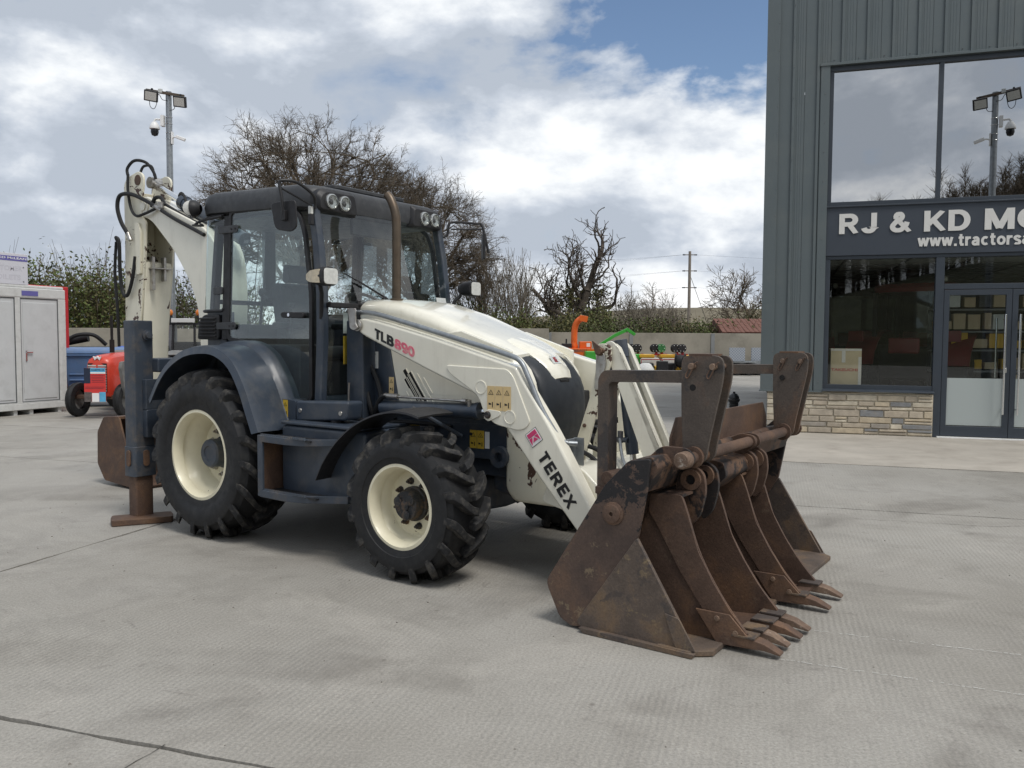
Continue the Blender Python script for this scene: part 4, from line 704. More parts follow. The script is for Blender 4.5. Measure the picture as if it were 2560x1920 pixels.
for s in (-1, 1):
    P('bucket_end_plate', MB().prism(rpoly([(3.23, .235), (3.60, .82), (3.74, .965), (3.868, .985), (3.848, .82), (3.80, .56), (3.465, .02), (3.40, .012), (3.325, .045)], [.04, .02, .02, .02, .02, .02, .01, .01, .03], 3), s*1.195, s*1.168), 'bucket_side_paint', LB, bevel=.005)
    P('clam_end_plate', MB().prism(CL, s*1.205, s*1.18), 'rust_worn', LB, bevel=.004)
    P('clam_edge_strip', MB().prism(rpoly([(3.47, .03), (3.50, .003), (3.80, .003), (4.13, .003), (4.14, .026), (3.80, .030)], .004, 2), s*1.238, s*1.206), 'rust_worn', LB, bevel=.004)
    P('clam_wear_plate', MB().prism(rpoly([(3.965, .20), (4.045, .185), (4.14, .032), (4.03, .03)], .008, 2), s*1.213, s*1.204), 'rust_worn', LB, bevel=.003)
    P('pivot_boss', MB().lathe([(.062, 0), (.062, .008), (.05, .012), (.048, .022), (.030, .026), (.012, .026), (.010, .012), (.001, .012)], (3.655, s*1.195, .675), (0, s, 0), 24), 'rust_orange', LB)
    P('rod_lug', MB().prism(rpoly([(3.72, .93), (3.83, 1.03), (3.98, 1.03), (4.03, .98), (4.0, .92), (3.85, .90)], .03, 3), s*.985, s*.965), 'rust_black', LB, bevel=.003)
    # fork hanger: two plates, cap, pins
    HG = rpoly([(3.885, 1.52), (4.125, 1.52), (4.125, 1.40), (4.05, 1.05), (4.035, .95), (3.965, .915), (3.905, .96), (3.89, 1.2)], [.055, .06, .05, .1, .06, .06, .04, .1], 4)
    for y in (.865, .735): hg = P('fork_hanger', MB().prism(HG, s*y, s*(y-.022)), 'rust_grey', bevel=.003)
    P('hanger_cap', MB().bb(3.93, 4.06, min(s*.865, s*.713)-.0, max(s*.865, s*.713), 1.515, 1.528), 'rust', hg)
    for x in (3.955, 4.075):
        P('hanger_pin', MB().cyl((x, -.90 if s < 0 else .70, 1.46), (x, -.70 if s < 0 else .90, 1.46), .018, n=14), 'rust_tip', hg, bevel=.004)
        P('pin_clip', MB().tube(smooth_path([(x-.01, -.888 if s < 0 else .708, 1.455), (x-.03, -.895 if s < 0 else .70, 1.41), (x-.015, -.895 if s < 0 else .70, 1.40), (x+.02, -.895 if s < 0 else .70, 1.47), (x+.035, -.893 if s < 0 else .70, 1.485), (x+.01, -.888 if s < 0 else .706, 1.47)], 4), .004, 6), 'rust_orange', hg)
    P('hanger_hole_plug', MB().cyl((3.955, s*.7, 1.345), (3.955, s*.8662, 1.345), .018, n=16), 'soot_and_hole_shade', hg)  # no opening cut: a near-black plug paints the hole's shade
    P('hanger_bush', MB().lathe([(.036, 0), (.058, 0), (.058, .025), (.036, .025)], (3.97, -.865-.0 if s < 0 else .71, .968), (0, -1, 0), 20, close=True), 'rust', hg)
    ty = s*.80
    P('fork_tine', MB().prism(rpoly([(4.0, 1.435), (4.0, 1.37), (3.45, 1.358), (3.435, 1.34), (3.435, .55), (3.375, .30), (3.365, .55), (3.365, 1.38), (3.40, 1.425)], [.01, .01, .02, .02, .05, .02, .05, .03, .03], 3), ty-.055, ty+.055), 'rust_grey', bevel=.006)
    P('tine_clamp', MB().cyl((3.44, ty-.075, .80), (3.44, ty+.075, .80), .04, n=16).bb(3.36, 3.56, ty-.07, ty+.07, .70, .745), 'rust', bevel=.006)
P('bucket_top_beam', MB().prism(rpoly([(3.735, .965), (3.865, .992), (3.90, .94), (3.84, .80), (3.72, .86)], .012, 2), -1.168, 1.168), 'rust_black', LB, bevel=.004)
P('spill_guard', MB().prism([(-.82, .96), (.82, .96), (.82, 1.055), (.74, 1.165), (-.74, 1.165), (-.82, 1.055)], 3.80, 3.815, 'x'), 'rust', LB, bevel=.003)
P('bucket_floor', MB().prism([(3.46, .004), (4.02, .004), (4.02, .028), (3.46, .03)], -1.178, 1.178), 'rust_worn', LB)
P('cutting_edge', MB().prism([(-1.225, 3.93), (-1.225, 4.10), (-1.14, 4.205), (1.14, 4.205), (1.225, 4.10), (1.225, 3.93)], .003, .034, 'z').xf(Matrix(((0, 1, 0, 0), (1, 0, 0, 0), (0, 0, 1, 0), (0, 0, 0, 1)))), 'rust_worn', LB, bevel=.006)
for y in (-.75, -.25, .25, .75): P('edge_bolt', MB().lathe([(.02, 0), (.018, .01), (.001, .012)], (4.08, y, .034), (0, 0, 1), 8), 'rust', LB)
P('fork_shaft', MB().cyl((3.975, -1.0, .968), (3.975, .90, .968), .033, n=20), 'rust', bevel=.004)
P('shaft_collar', MB().lathe([(.001, 0), (.04, 0), (.046, .008), (.046, .07), (.033, .075)], (3.975, -1.055, .968), (0, 1, 0), 20), 'rust_tip')
for y in (-.02, .06): P('shaft_saddle', MB().prism(rpoly([(3.82, .97), (3.93, 1.02), (4.01, 1.01), (4.03, .95), (3.98, .92), (3.84, .82)], .025, 3), y, y+.018), 'rust', bevel=.003)
P('clam_ram_housing', MB().prism(rpoly([(3.84, .90), (3.96, .88), (3.98, .80), (3.88, .70), (3.84, .72)], .02, 3), -.40, .32), 'rust_black', LB, bevel=.008)

# ------------------------------------------------------------------ loose digging buckets carried in the loader bucket
def VW(x, y, z): return BL.location + Matrix.Rotation(-PSI, 3, 'Z') @ Vector((x, y, z))
def dig_bucket(name, label, ya, yb, dx, teeth, earmat, rot=0.0, matl='rust', earr=.075, pin=False):
    base = (3.95, (ya+yb)/2, 0); e = empty(name, VW(*base), -PSI+rot); tag(e, label, 'digger bucket', 'loose digging buckets carried in the loader bucket')
    off = Matrix.Translation((-base[0]+dx, -base[1], .012))
    sp = [(3.76, .66), (3.775, .755), (3.955, .765), (3.99, .675), (4.055, .475), (4.14, .325), (4.235, .19), (4.33, .085), (4.33, .03), (4.15, .02), (3.95, .006), (3.76, .02), (3.66, .12), (3.645, .30), (3.69, .50)]
    sp = rpoly(sp, [.02, .03, .03, .05, .1, .1, .1, .01, .01, .02, .05, .06, .06, .06, .06], 3)
    for y in (ya, yb):
        t = .012 if y == ya else -.012
        sd = MB().prism(sp, y, y+t).xf(off).build('side_plate', matl, e, bevel=.002)
        MB().prism(rpoly([(3.775, .755), (3.955, .765), (3.99, .675), (4.055, .475), (4.14, .325), (4.235, .19), (4.33, .085), (4.20, .07), (4.08, .18), (3.95, .36), (3.82, .58), (3.765, .66)], .015, 3), y-(.010 if y == ya else -.010), y).xf(off).build('side_cutter', matl, e, bevel=.002)
        MB().prism([(4.05, .175), (4.235, .175), (4.39, .022), (4.17, .012)], y-(.022 if y == ya else -.022), y-(.009 if y == ya else -.009)).xf(off).build('corner_shoe', 'rust_orange', e, bevel=.003)
        for x, z in ((4.17, .145), (4.27, .085)): MB().lathe([(.016, 0), (.014, .008), (.001, .009)], (x, y-(.023 if y == ya else -.023), z), (0, -1 if y == ya else 1, 0), 8).xf(off).build('shoe_bolt', 'rust_tip', e)
    back = [(3.775, .755), (3.69, .50), (3.645, .30), (3.66, .12), (3.76, .02), (3.95, .006), (4.15, .02), (4.33, .04), (4.33, .055), (4.15, .036), (3.95, .022), (3.77, .036), (3.677, .13), (3.662, .30), (3.707, .49), (3.79, .75)]
    MB().prism(back, ya+.006, yb-.006).xf(off).build('bucket_shell', matl, e)
    MB().prism([(3.775, .755), (3.955, .765), (3.955, .750), (3.775, .740)], ya+.006, yb-.006).xf(off).build('top_plate', earmat, e)
    w = yb-ya
    for k in range(teeth):
        y = ya + w*(k+.0)/(teeth-1); y = min(max(y, ya+.02), yb-.02)
        jx = random.uniform(-.012, .012)
        MB().loft([[(4.24, y-.042, .03), (4.24, y+.042, .03), (4.24, y+.042, .075), (4.24, y-.042, .075)], [(4.33, y-.045, .024), (4.33, y+.045, .024), (4.33, y+.045, .075), (4.33, y-.045, .075)], [(4.42+jx, y-.038, .022), (4.42+jx, y+.038, .022), (4.42+jx, y+.038, .058), (4.42+jx, y-.038, .058)], [(4.50+jx, y-.030, .010), (4.50+jx, y+.030, .010), (4.50+jx, y+.030, .022), (4.50+jx, y-.030, .022)]]).xf(off).build('tooth', 'rust_tip' if k % 2 else 'rust_orange', e, bevel=.005)
        MB().bb(4.25, 4.37, y-.05, y+.05, .070, .082).xf(off).build('tooth_shank', 'rust_worn', e, bevel=.003)
    for y in (ya+w*.36, ya+w*.36+.19):
        MB().prism(rpoly([(3.84, .74), (3.86, .88), (3.93, .91), (4.01, .87), (4.025, .76), (3.99, .62), (3.93, .56), (3.90, .70)], [.01, .05, .06, .06, .06, .06, .03, .02], 4), y-.014, y+.014).xf(off).build('ear', earmat, e, bevel=.003)
        MB().lathe([(.028, 0), (.058, 0), (.058, .02), (.028, .02)], (3.94, y-.014, .825), (0, -1, 0), 20, close=True).xf(off).build('ear_bush', 'rust_orange', e)
        MB().cyl((3.94, y-.02, .825), (3.94, y+.016, .825), .027, n=16).xf(off).build('ear_bore_plug', 'soot_and_hole_shade' if not pin else 'rust_orange', e)  # solid plug; where unpinned, its near-black colour paints the bore's shade
    if pin: MB().cyl((3.94, ya+w*.36-.05, .825), (3.94, ya+w*.36+.24, .825), .026, n=16).xf(off).build('ear_pin', 'rust_orange', e, bevel=.003)
    return e
dig_bucket('digger_bucket', 'wide rusty digging bucket with four teeth, lying nearest in the loader bucket', -.985, -.50, 0, 4, 'rust_black')
dig_bucket('digger_bucket', 'narrow rusty digging bucket with pinned ears, in the middle of the loader bucket', -.10, .22, .01, 2, 'rust', matl='rust', pin=True)

# ================================================================== GROUND: concrete yard in slabs
PHI = R(17.42); FU = Vector((math.cos(PHI), -math.sin(PHI), 0)); FN = Vector((math.sin(PHI), math.cos(PHI), 0))
def concrete():
    mt, t, b = newmat('yard_concrete'); g = N('ShaderNodeNewGeometry', t); ps = g.outputs['Position']
    n1 = noise(ps, .35, 6, .6, tree=t); v = ramp(t, n1, [(.30, (.250, .233, .204)), (.5, (.305, .288, .258)), (.70, (.360, .343, .312))])
    n2 = noise(ps, 1.7, 9, .68, (4, 7, 0), .6, tree=t); v = mixc(t, ramp(t, n2, [(.50, 0.0), (.72, .55)]), v, (.205, .190, .168))
    n2b = noise(ps, .9, 8, .7, (14, 3, 0), 1.2, tree=t); v = mixc(t, ramp(t, n2b, [(.52, 0.0), (.66, .40)]), v, (.40, .375, .335))
    n2c = noise(ps, 3.3, 10, .75, (1, 22, 0), 1.5, tree=t); v = mixc(t, ramp(t, n2c, [(.60, 0.0), (.70, .45)]), v, (.17, .155, .14))
    n3 = noise(ps, 75, 3, .75, tree=t); v = mixc(t, .42, v, ramp(t, n3, [(.30, .22), (.70, .80)]), 'OVERLAY')
    vo = N('ShaderNodeTexVoronoi', t); vo.inputs['Scale'].default_value = 42; t.links.new(ps, vo.inputs['Vector'])
    sp = M2('MULTIPLY', ramp(t, vo.outputs['Distance'], [(.055, 1.0), (.10, 0.0)]), ramp(t, noise(ps, 6, 4, .6, (3, 1, 0), tree=t), [(.52, 0.0), (.60, .75)]), tree=t); v = mixc(t, sp, v, (.52, .50, .46))
    vd = N('ShaderNodeTexVoronoi', t); vd.inputs['Scale'].default_value = 3.1; t.links.new(ps, vd.inputs['Vector'])
    v = mixc(t, ramp(t, vd.outputs['Distance'], [(.02, .55), (.06, 0.0)]), v, (.12, .10, .085))
    for sc_, off, rad in ((.155, (3.0, 9.0, 0), .25), (.11, (-9.0, 4.0, 0), .5)):                      # faint curved tyre scuffs
        m3 = N('ShaderNodeMapping', t); m3.inputs['Location'].default_value = off; t.links.new(ps, m3.inputs[0])
        wr = N('ShaderNodeTexWave', t); wr.wave_type = 'RINGS'; wr.rings_direction = 'Z'; wr.inputs['Scale'].default_value = sc_; wr.inputs['Distortion'].default_value = 1.6; wr.inputs['Detail'].default_value = 2; wr.inputs['Detail Scale'].default_value = .4; t.links.new(m3.outputs[0], wr.inputs[0])
        band = M2('MULTIPLY', ramp(t, wr.outputs['Fac'], [(.90, 0.0), (.965, 1.0)]), ramp(t, noise(ps, 1.1, 5, .7, off, .5, tree=t), [(.46, 0.0), (.68, .42)]), tree=t)
        v = mixc(t, band, v, (.135, .122, .105))
    # tamped ridges: fine parallel lines, slightly wandering, wearing away in places
    mp = N('ShaderNodeMapping', t); mp.inputs['Rotation'].default_value = (0, 0, PHI); t.links.new(ps, mp.inputs[0])
    wv = N('ShaderNodeTexWave', t); wv.wave_type = 'BANDS'; wv.bands_direction = 'X'; wv.inputs['Scale'].default_value = 9.5; wv.inputs['Distortion'].default_value = 1.1; wv.inputs['Detail'].default_value = 3; wv.inputs['Detail Scale'].default_value = 1.4; t.links.new(mp.outputs[0], wv.inputs[0])
    wear = ramp(t, noise(ps, .8, 7, .65, (8, 3, 0), tree=t), [(.34, 0.02), (.66, 1.0)])
    rid = M2('MULTIPLY', wv.outputs['Fac'], wear, tree=t)
    v = mixc(t, M2('MULTIPLY', M2('SUBTRACT', 1.0, wv.outputs['Fac'], tree=t), M2('MULTIPLY', wear, .10, tree=t), tree=t), v, (.15, .142, .13))
    t.links.new(v, b.inputs['Base Color']); t.links.new(ramp(t, n2, [(.3, .80), (.7, .62)]), b.inputs['Roughness']); b.inputs['Specular IOR Level'].default_value = .32
    t.links.new(bump(t, n3, .30, .004, bump(t, rid, .26, .010)), b.inputs['Normal'])
concrete()
plain('joint_dirt', (.055, .050, .042), .95, var=.3, scale=20, bmp=.4)
plain('field', (.085, .095, .045), .95, var=.3, scale=.03)
gr = MB().quad((-3000, -3000, -.03), (3000, -3000, -.03), (3000, 3000, -.03), (-3000, 3000, -.03)).build('ground', 'joint_dirt', None); tag(gr, kind='structure')
plain('apron_concrete', (.40, .365, .315), .85, var=.12, scale=1.2, dirt=(.24, .21, .175), dirtamt=.5, bmp=.3)
def slab(u0, u1, v0, v1, mat='yard_concrete', z=0.0, jag=.012, step=.07):
    """slab in yard axes; edges chipped and wandering where they are near enough to see"""
    rnd = random.Random(int(u0*131+v0*977)); pts = []
    def edge(a, b):
        L = math.dist(a, b); near = min(abs(a[1]), abs(b[1])) < 14 and L < 40; n = max(1, int(L/(step if near else 2.0))); o = []; w = 0
        dx, dy = (b[0]-a[0])/L, (b[1]-a[1])/L
        for k in range(n):
            w = w*.85 + rnd.uniform(-1, 1)*jag*.55; ww = max(0, w + jag*.3) if k else 0; t = k/n
            o.append((a[0]+(b[0]-a[0])*t - dy*ww, a[1]+(b[1]-a[1])*t + dx*ww))
        return o
    c = [(u0, v0), (u1, v0), (u1, v1), (u0, v1)]
    for i in range(4): pts += edge(c[i], c[(i+1) % 4])
    b = MB(); b.prism(pts, -.04, z, 'z'); b.v = [tuple(FU*p[0] + FN*p[1] + Vector((0, 0, p[2]))) for p in b.v]
    o = b.build('concrete_slab', mat, gr, ang=30); return o
G_ = .006
us = [-90, -60, -35, -22, -14.4, -4.99, 13.5, 32, 60, 110]; vs_ = [-45, -20, -3.2, 2.60, 8.45, 11.5, 17.5, 25, 34, 46, 75]
for i in range(len(us)-1):
    for j in range(len(vs_)-1): slab(us[i]+G_, us[i+1]-G_, vs_[j]+G_, vs_[j+1]-G_)
plain('chalk_mark', (.62, .61, .58), .9, var=.1)
def scrape(p0, p1, n, seed):
    rnd = random.Random(seed); b = MB(); p0 = Vector(p0); p1 = Vector(p1); d = (p1-p0).normalized(); w = Vector((-d.y, d.x, 0))
    for k in range(n):
        t = (k+rnd.uniform(-.2, .2))/n; 
        if rnd.random() < .15: continue
        c = p0.lerp(p1, t) + w*rnd.uniform(-.006, .006); L = rnd.uniform(.005, .014); h = rnd.uniform(.0015, .0035)
        b.quad(c-d*L-w*h, c+d*L-w*h*.6, c+d*L+w*h, c-d*L+w*h*.7)
    o = b.build('scrape_mark', 'chalk_mark', gr); o.location.z = .004; o['kind'] = 'stuff'
scrape((1.31, 4.10, 0), (2.45, 3.62, 0), 46, 3); scrape((1.64, 4.51, 0), (2.62, 4.15, 0), 40, 5)

plain('grit', (.16, .145, .125), .9, var=.4, scale=40)
gb = MB(); rgt = random.Random(9)
for k in range(260):
    x = rgt.uniform(-4.5, 6.5); y = rgt.uniform(2.6, 11); q = rgt.uniform(.002, .008)*(1.6 if rgt.random() < .06 else 1)
    gb.add([(x+q*rgt.uniform(.6, 1.3)*math.cos(a), y+q*rgt.uniform(.6, 1.3)*math.sin(a), .0) for a in (0, 1.57, 3.14, 4.71)]+[(x, y, q*rgt.uniform(.5, 1))], [(0, 1, 4), (1, 2, 4), (2, 3, 4), (3, 0, 4)])
o = gb.build('grit', 'grit', gr); o['kind'] = 'stuff'
def crack(pts, w, seed):
    rd = random.Random(seed); P_ = [Vector((x, y, .0025)) for x, y in pts]; Q = []
    for i in range(len(P_)-1):
        n = max(2, int((P_[i+1]-P_[i]).length/.05))
        for k in range(n): Q.append(P_[i].lerp(P_[i+1], k/n)+Vector((rd.gauss(0, .010), rd.gauss(0, .010), 0)))
    b = MB()
    for i in range(len(Q)-1):
        d = (Q[i+1]-Q[i]).normalized(); s_ = Vector((-d.y, d.x, 0)); w0 = w*rd.uniform(.4, 1.2); w1 = w*rd.uniform(.4, 1.2); b.quad(Q[i]-s_*w0, Q[i+1]-s_*w1, Q[i+1]+s_*w1, Q[i]+s_*w0)
    b.build('crack', 'joint_dirt', gr)
crack([(-1.37, 3.16), (-1.40, 3.05), (-1.47, 2.9), (-1.46, 2.7)], .0022, 1); crack([(3.1, 7.4), (4.2, 7.1), (5.4, 7.25), (6.9, 6.8)], .0025, 4)
# ================================================================== SHOWROOM BUILDING (local axes: x along the front, y into the building)
SB = empty('showroom_building', (7.054, 13.803, 0), -PHI); tag(SB, 'tall grey-green metal-clad showroom with stone plinth, big windows and white lettering', 'building')
plain('cladding_grey', (.108, .130, .136), .48, var=.06, scale=.8, dirt=(.16, .17, .16), dirtamt=.35, metal=.15)
plain('frame_slate', (.036, .046, .060), .45, var=.08, scale=2)
plain('sign_slate', (.040, .050, .066), .55, var=.06, scale=2)
plain('sign_letters', (.66, .65, .62), .5, var=.03)
plain('dark_interior', (.16, .16, .165), .8, var=.15)
plain('interior_floor', (.32, .32, .31), .45, var=.12, scale=2)
plain('ceiling_tile', (.42, .42, .41), .9, var=.04)
plain('wall_inner', (.20, .20, .20), .9, var=.08)
def B5(name, mb, mat, parent=None, **k): return mb.build(name, mat, parent or SB, **k)
U0, U1, ZT = -2.79, 6.6, 9.2
B5('rear_wall', MB().bb(U0+.04, U1, 11.9, 12.0, 0, ZT-.1), 'dark_interior')
B5('side_wall', MB().bb(U0+.02, U0+.16, .2, 12, .70, ZT), 'cladding_grey'); B5('side_wall', MB().bb(U1-.1, U1, .2, 12, 0, ZT), 'cladding_grey')
B5('side_plinth', MB().bb(U0+.12, U0+.30, .3, 12, 0, .72), 'wall_inner')
B5('roof_slab', MB().bb(U0, U1, 0.02, 12, ZT, ZT+.12), 'cladding_grey'); B5('ceiling', MB().bb(U0+.3, U1-.1, .25, 11.9, 3.06, 3.16), 'ceiling_tile')
for k in range(9): B5('ceiling_bar', MB().bb(U0+.35+k*1.05, U0+.39+k*1.05, .3, 11.8, 3.045, 3.062), 'wall_inner')
for k in range(9): B5('ceiling_bar', MB().bb(U0+.35, U1-.2, .7+k*1.2, .74+k*1.2, 3.043, 3.061), 'wall_inner')
B5('showroom_floor', MB().bb(U0+.3, U1-.1, .12, 11.9, .0, .05), 'interior_floor')
# stone plinth, course by course
plain('mortar', (.52, .47, .375), .95, var=.15, scale=12, bmp=.4)
STN = []
for i, c in enumerate(((.53, .46, .35), (.47, .405, .315), (.58, .52, .41), (.42, .365, .29), (.52, .44, .32), (.235, .24, .245), (.33, .30, .26))):
    plain('stone_%d' % i, c, .9, var=.18, scale=9, dirt=(.33, .27, .20), dirtamt=.35, bmp=.7, bscale=22); STN.append('stone_%d' % i)
pl = B5('stone_plinth', MB().bb(-2.66, -.012, .01, .30, -.02, .715), 'mortar')
rs = random.Random(11); z = .012; hts = [.10, .085, .10, .12, .055, .085, .11]
for h in hts:
    u = -2.675
    while u < -.03:
        w = min(rs.uniform(.16, .52), -.008-u); w = w if -.008-u-w > .10 else -.008-u
        parts = [(z, h)] if rs.random() < .78 or h < .09 else [(z, h*.48), (z+h*.5, h*.5)]
        for zz_, hh in parts:
            g = .007; d = rs.uniform(-.008, .008); pts = []
            for y in (-.018+d, .10):
                k = 1 if y < .05 else 0
                pts.append([(u+g+rs.uniform(0, .006), y+rs.uniform(-.006, .006)*k, zz_+g*.6+rs.uniform(0, .005)), (u+w-g-rs.uniform(0, .006), y+rs.uniform(-.006, .006)*k, zz_+g*.6+rs.uniform(0, .005)), (u+w-g-rs.uniform(0, .008), y+rs.uniform(-.006, .006)*k, zz_+hh-g*.5-rs.uniform(0, .006)), (u+g+rs.uniform(0, .008), y+rs.uniform(-.006, .006)*k, zz_+hh-g*.5-rs.uniform(0, .006))])
            m_ = rs.choice(STN[:5]) if rs.random() < .80 else rs.choice(STN[5:])
            MB().loft(pts).build('stone', m_, pl, bevel=.008)
        u += w
    z += h + .004
# cladding: one sheet between each pair of ribs
def sheet(u0, u1, z0, z1, ribs):
    pr = [(u0, .0)]
    for r in ribs: pr += [(r-.030, 0), (r-.022, -.028), (r+.022, -.028), (r+.030, 0)]
    k_ = 3; a, b = (ribs[-1]+.03 if ribs else u0), u1
    for j in range(1, k_+1):
        x = a+(b-a)*j/(k_+1); pr += [(x-.012, 0), (x-.008, -.003), (x+.008, -.003), (x+.012, 0)]
    pr += [(u1, 0), (u1, .05), (u0, .05)]
    return MB().prism([(p[0], p[1]) for p in pr], z0, z1, 'z')
rb = [-2.34, -1.945]; B5('cladding_sheet', sheet(-2.60, -2.16, .735, ZT, [-2.34]), 'cladding_grey', ang=20); B5('cladding_sheet', sheet(-2.155, -1.755, .735, ZT, [-1.945]), 'cladding_grey', ang=20)
B5('corner_flashing', MB().prism([(-2.79, .30), (-2.79, -.035), (-2.575, -.035), (-2.575, .0), (-2.74, .0), (-2.74, .30)], .725, ZT, 'z'), 'cladding_grey', bevel=.004)
u = -1.75; r_ = -1.565
while u < U1-.2:
    B5('cladding_sheet', sheet(u, u+.385, 6.30, ZT, [r_]), 'cladding_grey', ang=20); u += .39; r_ += .39
B5('window_jamb_flashing', MB().bb(-1.905, -1.757, -.034, .04, .735, 6.27), 'cladding_grey', bevel=.006)
B5('window_head_flashing', MB().prism([(-.05, 6.262), (-.05, 6.30), (.0, 6.32), (.06, 6.32), (.06, 6.262)], -1.92, U1-.1, 'x'), 'cladding_grey')
B5('cladding_base_drip', MB().bb(-2.81, -1.755, -.05, .06, .712, .738), 'cladding_grey', bevel=.004)
sc = MB()
for uu, z0, z1, st in ((-2.592, .95, 9, .47), (-2.34, 1.1, 9, .52), (-1.83, .9, 6.2, .49)):
    q = z0
    while q < z1: sc.lathe([(.009, 0), (.008, .006), (.0045, .007), (.0045, .011), (.001, .011)], (uu, -.034, q), (0, -1, 0), 6); q += st
for k in range(20): sc.lathe([(.009, 0), (.008, .006), (.0045, .011), (.001, .011)], (-1.70+k*.39, -.004, 6.36), (0, -1, 0), 6)
o = B5('cladding_screws', sc, 'dark_interior'); o['kind'] = 'stuff'
# upper glazing
def frame_bar(u0, u1, z0, z1, y0=.03, y1=.13, nm='window_frame'): return B5(nm, MB().bb(u0, u1, y0, y1, z0, z1), 'frame_slate', bevel=.004)
def pane(u0, u1, z0, z1, mat, y=.085, nm='window_pane'): return B5(nm, MB().bb(u0, u1, y, y+.006, z0, z1), mat)
frame_bar(-1.755, U1-.1, 6.18, 6.262); frame_bar(-1.755, U1-.1, 3.90, 3.975)
for a in (-1.755, -.068, 1.62, 3.30, 4.98): frame_bar(a, a+.066, 3.976, 6.178)
for a in (-1.689, -.002, 1.686, 3.366): pane(a, a+1.621, 3.976, 6.178, 'mirror_window')
B5('upper_room', MB().bb(-1.7, 6.4, .5, .52, 3.2, 6.4), 'dark_interior')
# sign band
sb = B5('sign_board', MB().bb(-1.755, U1-.1, .0, .12, 3.06, 3.885), 'sign_slate', bevel=.004); B5('sign_trim', MB().bb(-1.76, U1-.1, -.03, .1, 3.878, 3.902), 'frame_slate', bevel=.004)
X_, Z_ = Vector((1, 0, 0)), Vector((0, 0, 1))
for body, u_, w_ in (('RJ', -1.55, .585), ('&', -.76, .325), ('KD', -.235, .68), ('MCLEAN', .66, 2.25)): letters('letter', body, (u_, -.002, 3.425), X_, Z_, w_, .34, 'sign_letters', sb, thick=.012, sw=.215, gap=.10)
letters('letter', 'www.tractorsales', (-.325, -.002, 3.175), X_, Z_, 1.975, .205, 'sign_letters', sb, thick=.008, sw=.19, gap=.045)
# ground floor glazing
frame_bar(-1.755, U1-.1, 3.0, 3.058); frame_bar(-1.755, -.03, .775, .855); B5('window_sill', MB().prism([(-.07, .735), (-.07, .755), (.03, .78), (.14, .78), (.14, .735)], -1.765, -.005, 'x'), 'frame_slate', bevel=.004)
frame_bar(-1.755, -1.675, .857, 2.998); frame_bar(-.03, .10, .0, 2.998, .02, .14)
pane(-1.674, -.031, .856, 2.999, 'shop_glass')
frame_bar(.101, 2.20, 2.47, 2.56); frame_bar(2.201, 2.31, 0.0, 2.998, .02, .14); pane(.101, 2.20, 2.561, 2.999, 'shop_glass'); pane(2.312, U1-.1, .4, 2.999, 'shop_glass'); B5('front_wall', MB().bb(2.312, U1-.1, .05, .25, 0, .4), 'frame_slate')
B5('threshold', MB().bb(.05, 2.3, -.06, .12, .0, .022), 'white_paint', bevel=.004)
for a, hx in ((.106, .995), (1.112, 1.205)):
    b_ = a+1.0; dr = B5('door_leaf', ringprism([(a, .03), (b_, .03), (b_, 2.46), (a, 2.46)], [(a+.085, .20), (b_-.085, .20), (b_-.085, 2.37), (a+.085, 2.37)], .03, .10), 'frame_slate', bevel=.005)
    B5('door_pane', MB().bb(a+.085, b_-.085, .062, .068, .20, 2.37), 'shop_glass', dr); B5('frosted_panel', MB().bb(a+.087, b_-.087, .052, .056, .215, 1.0), 'frosted_film', dr)
    B5('pull_handle', MB().cyl((hx, -.09, .42), (hx, -.09, 2.05), .017, n=14), 'chrome', dr, bevel=.003)
    for zz_ in (.50, 1.97): B5('handle_standoff', MB().cyl((hx, -.09, zz_), (hx, .04, zz_), .011, n=10), 'chrome', dr)
    B5('inner_handle', MB().cyl((hx-.07, .17, .45), (hx-.07, .17, 2.0), .014, n=10), 'chrome', dr)
B5('lock_case', MB().bb(1.02, 1.06, .018, .03, 1.10, 1.18), 'chrome', bevel=.004); 
# things seen through the glass
plain('cardboard', (.52, .40, .26), .85, var=.08, scale=5); plain('tape_print', (.62, .55, .50), .6, var=.15, scale=60); plain('red_print', (.42, .05, .035), .6, var=.05)
def FW(u, y, z): return SB.location + Matrix.Rotation(-PHI, 3, 'Z') @ Vector((u, y, z))
e = empty('cardboard_box', FW(-1.37, .45, .05), -PHI); tag(e, 'tall brown cardboard box with red lettering behind the showroom window', 'box')
bx_ = MB().bb(-.25, .25, -.25, .25, 0, 1.42).build('carton', 'cardboard', e, bevel=.006)
text('lettering', 'TAKEUCHI', (-.24, -.2515, 1.03), X_, Z_, .43, .05, 'red_print', bx_, thick=.001, bold=.03)
for q in ((-.25, .25, 1.385, 1.42), (.20, .25, .3, 1.28), (-.07, -.01, 1.18, 1.385)): MB().bb(q[0], q[1], -.2532, -.2505, q[2], q[3]).build('printed_tape', 'tape_print', bx_)
plain('tractor_red', (.17, .014, .018), .35, var=.06, coat=.4); plain('tractor_green', (.03, .12, .03), .4, var=.06, coat=.3); plain('machine_yellow', (.62, .36, .03), .45, var=.08)
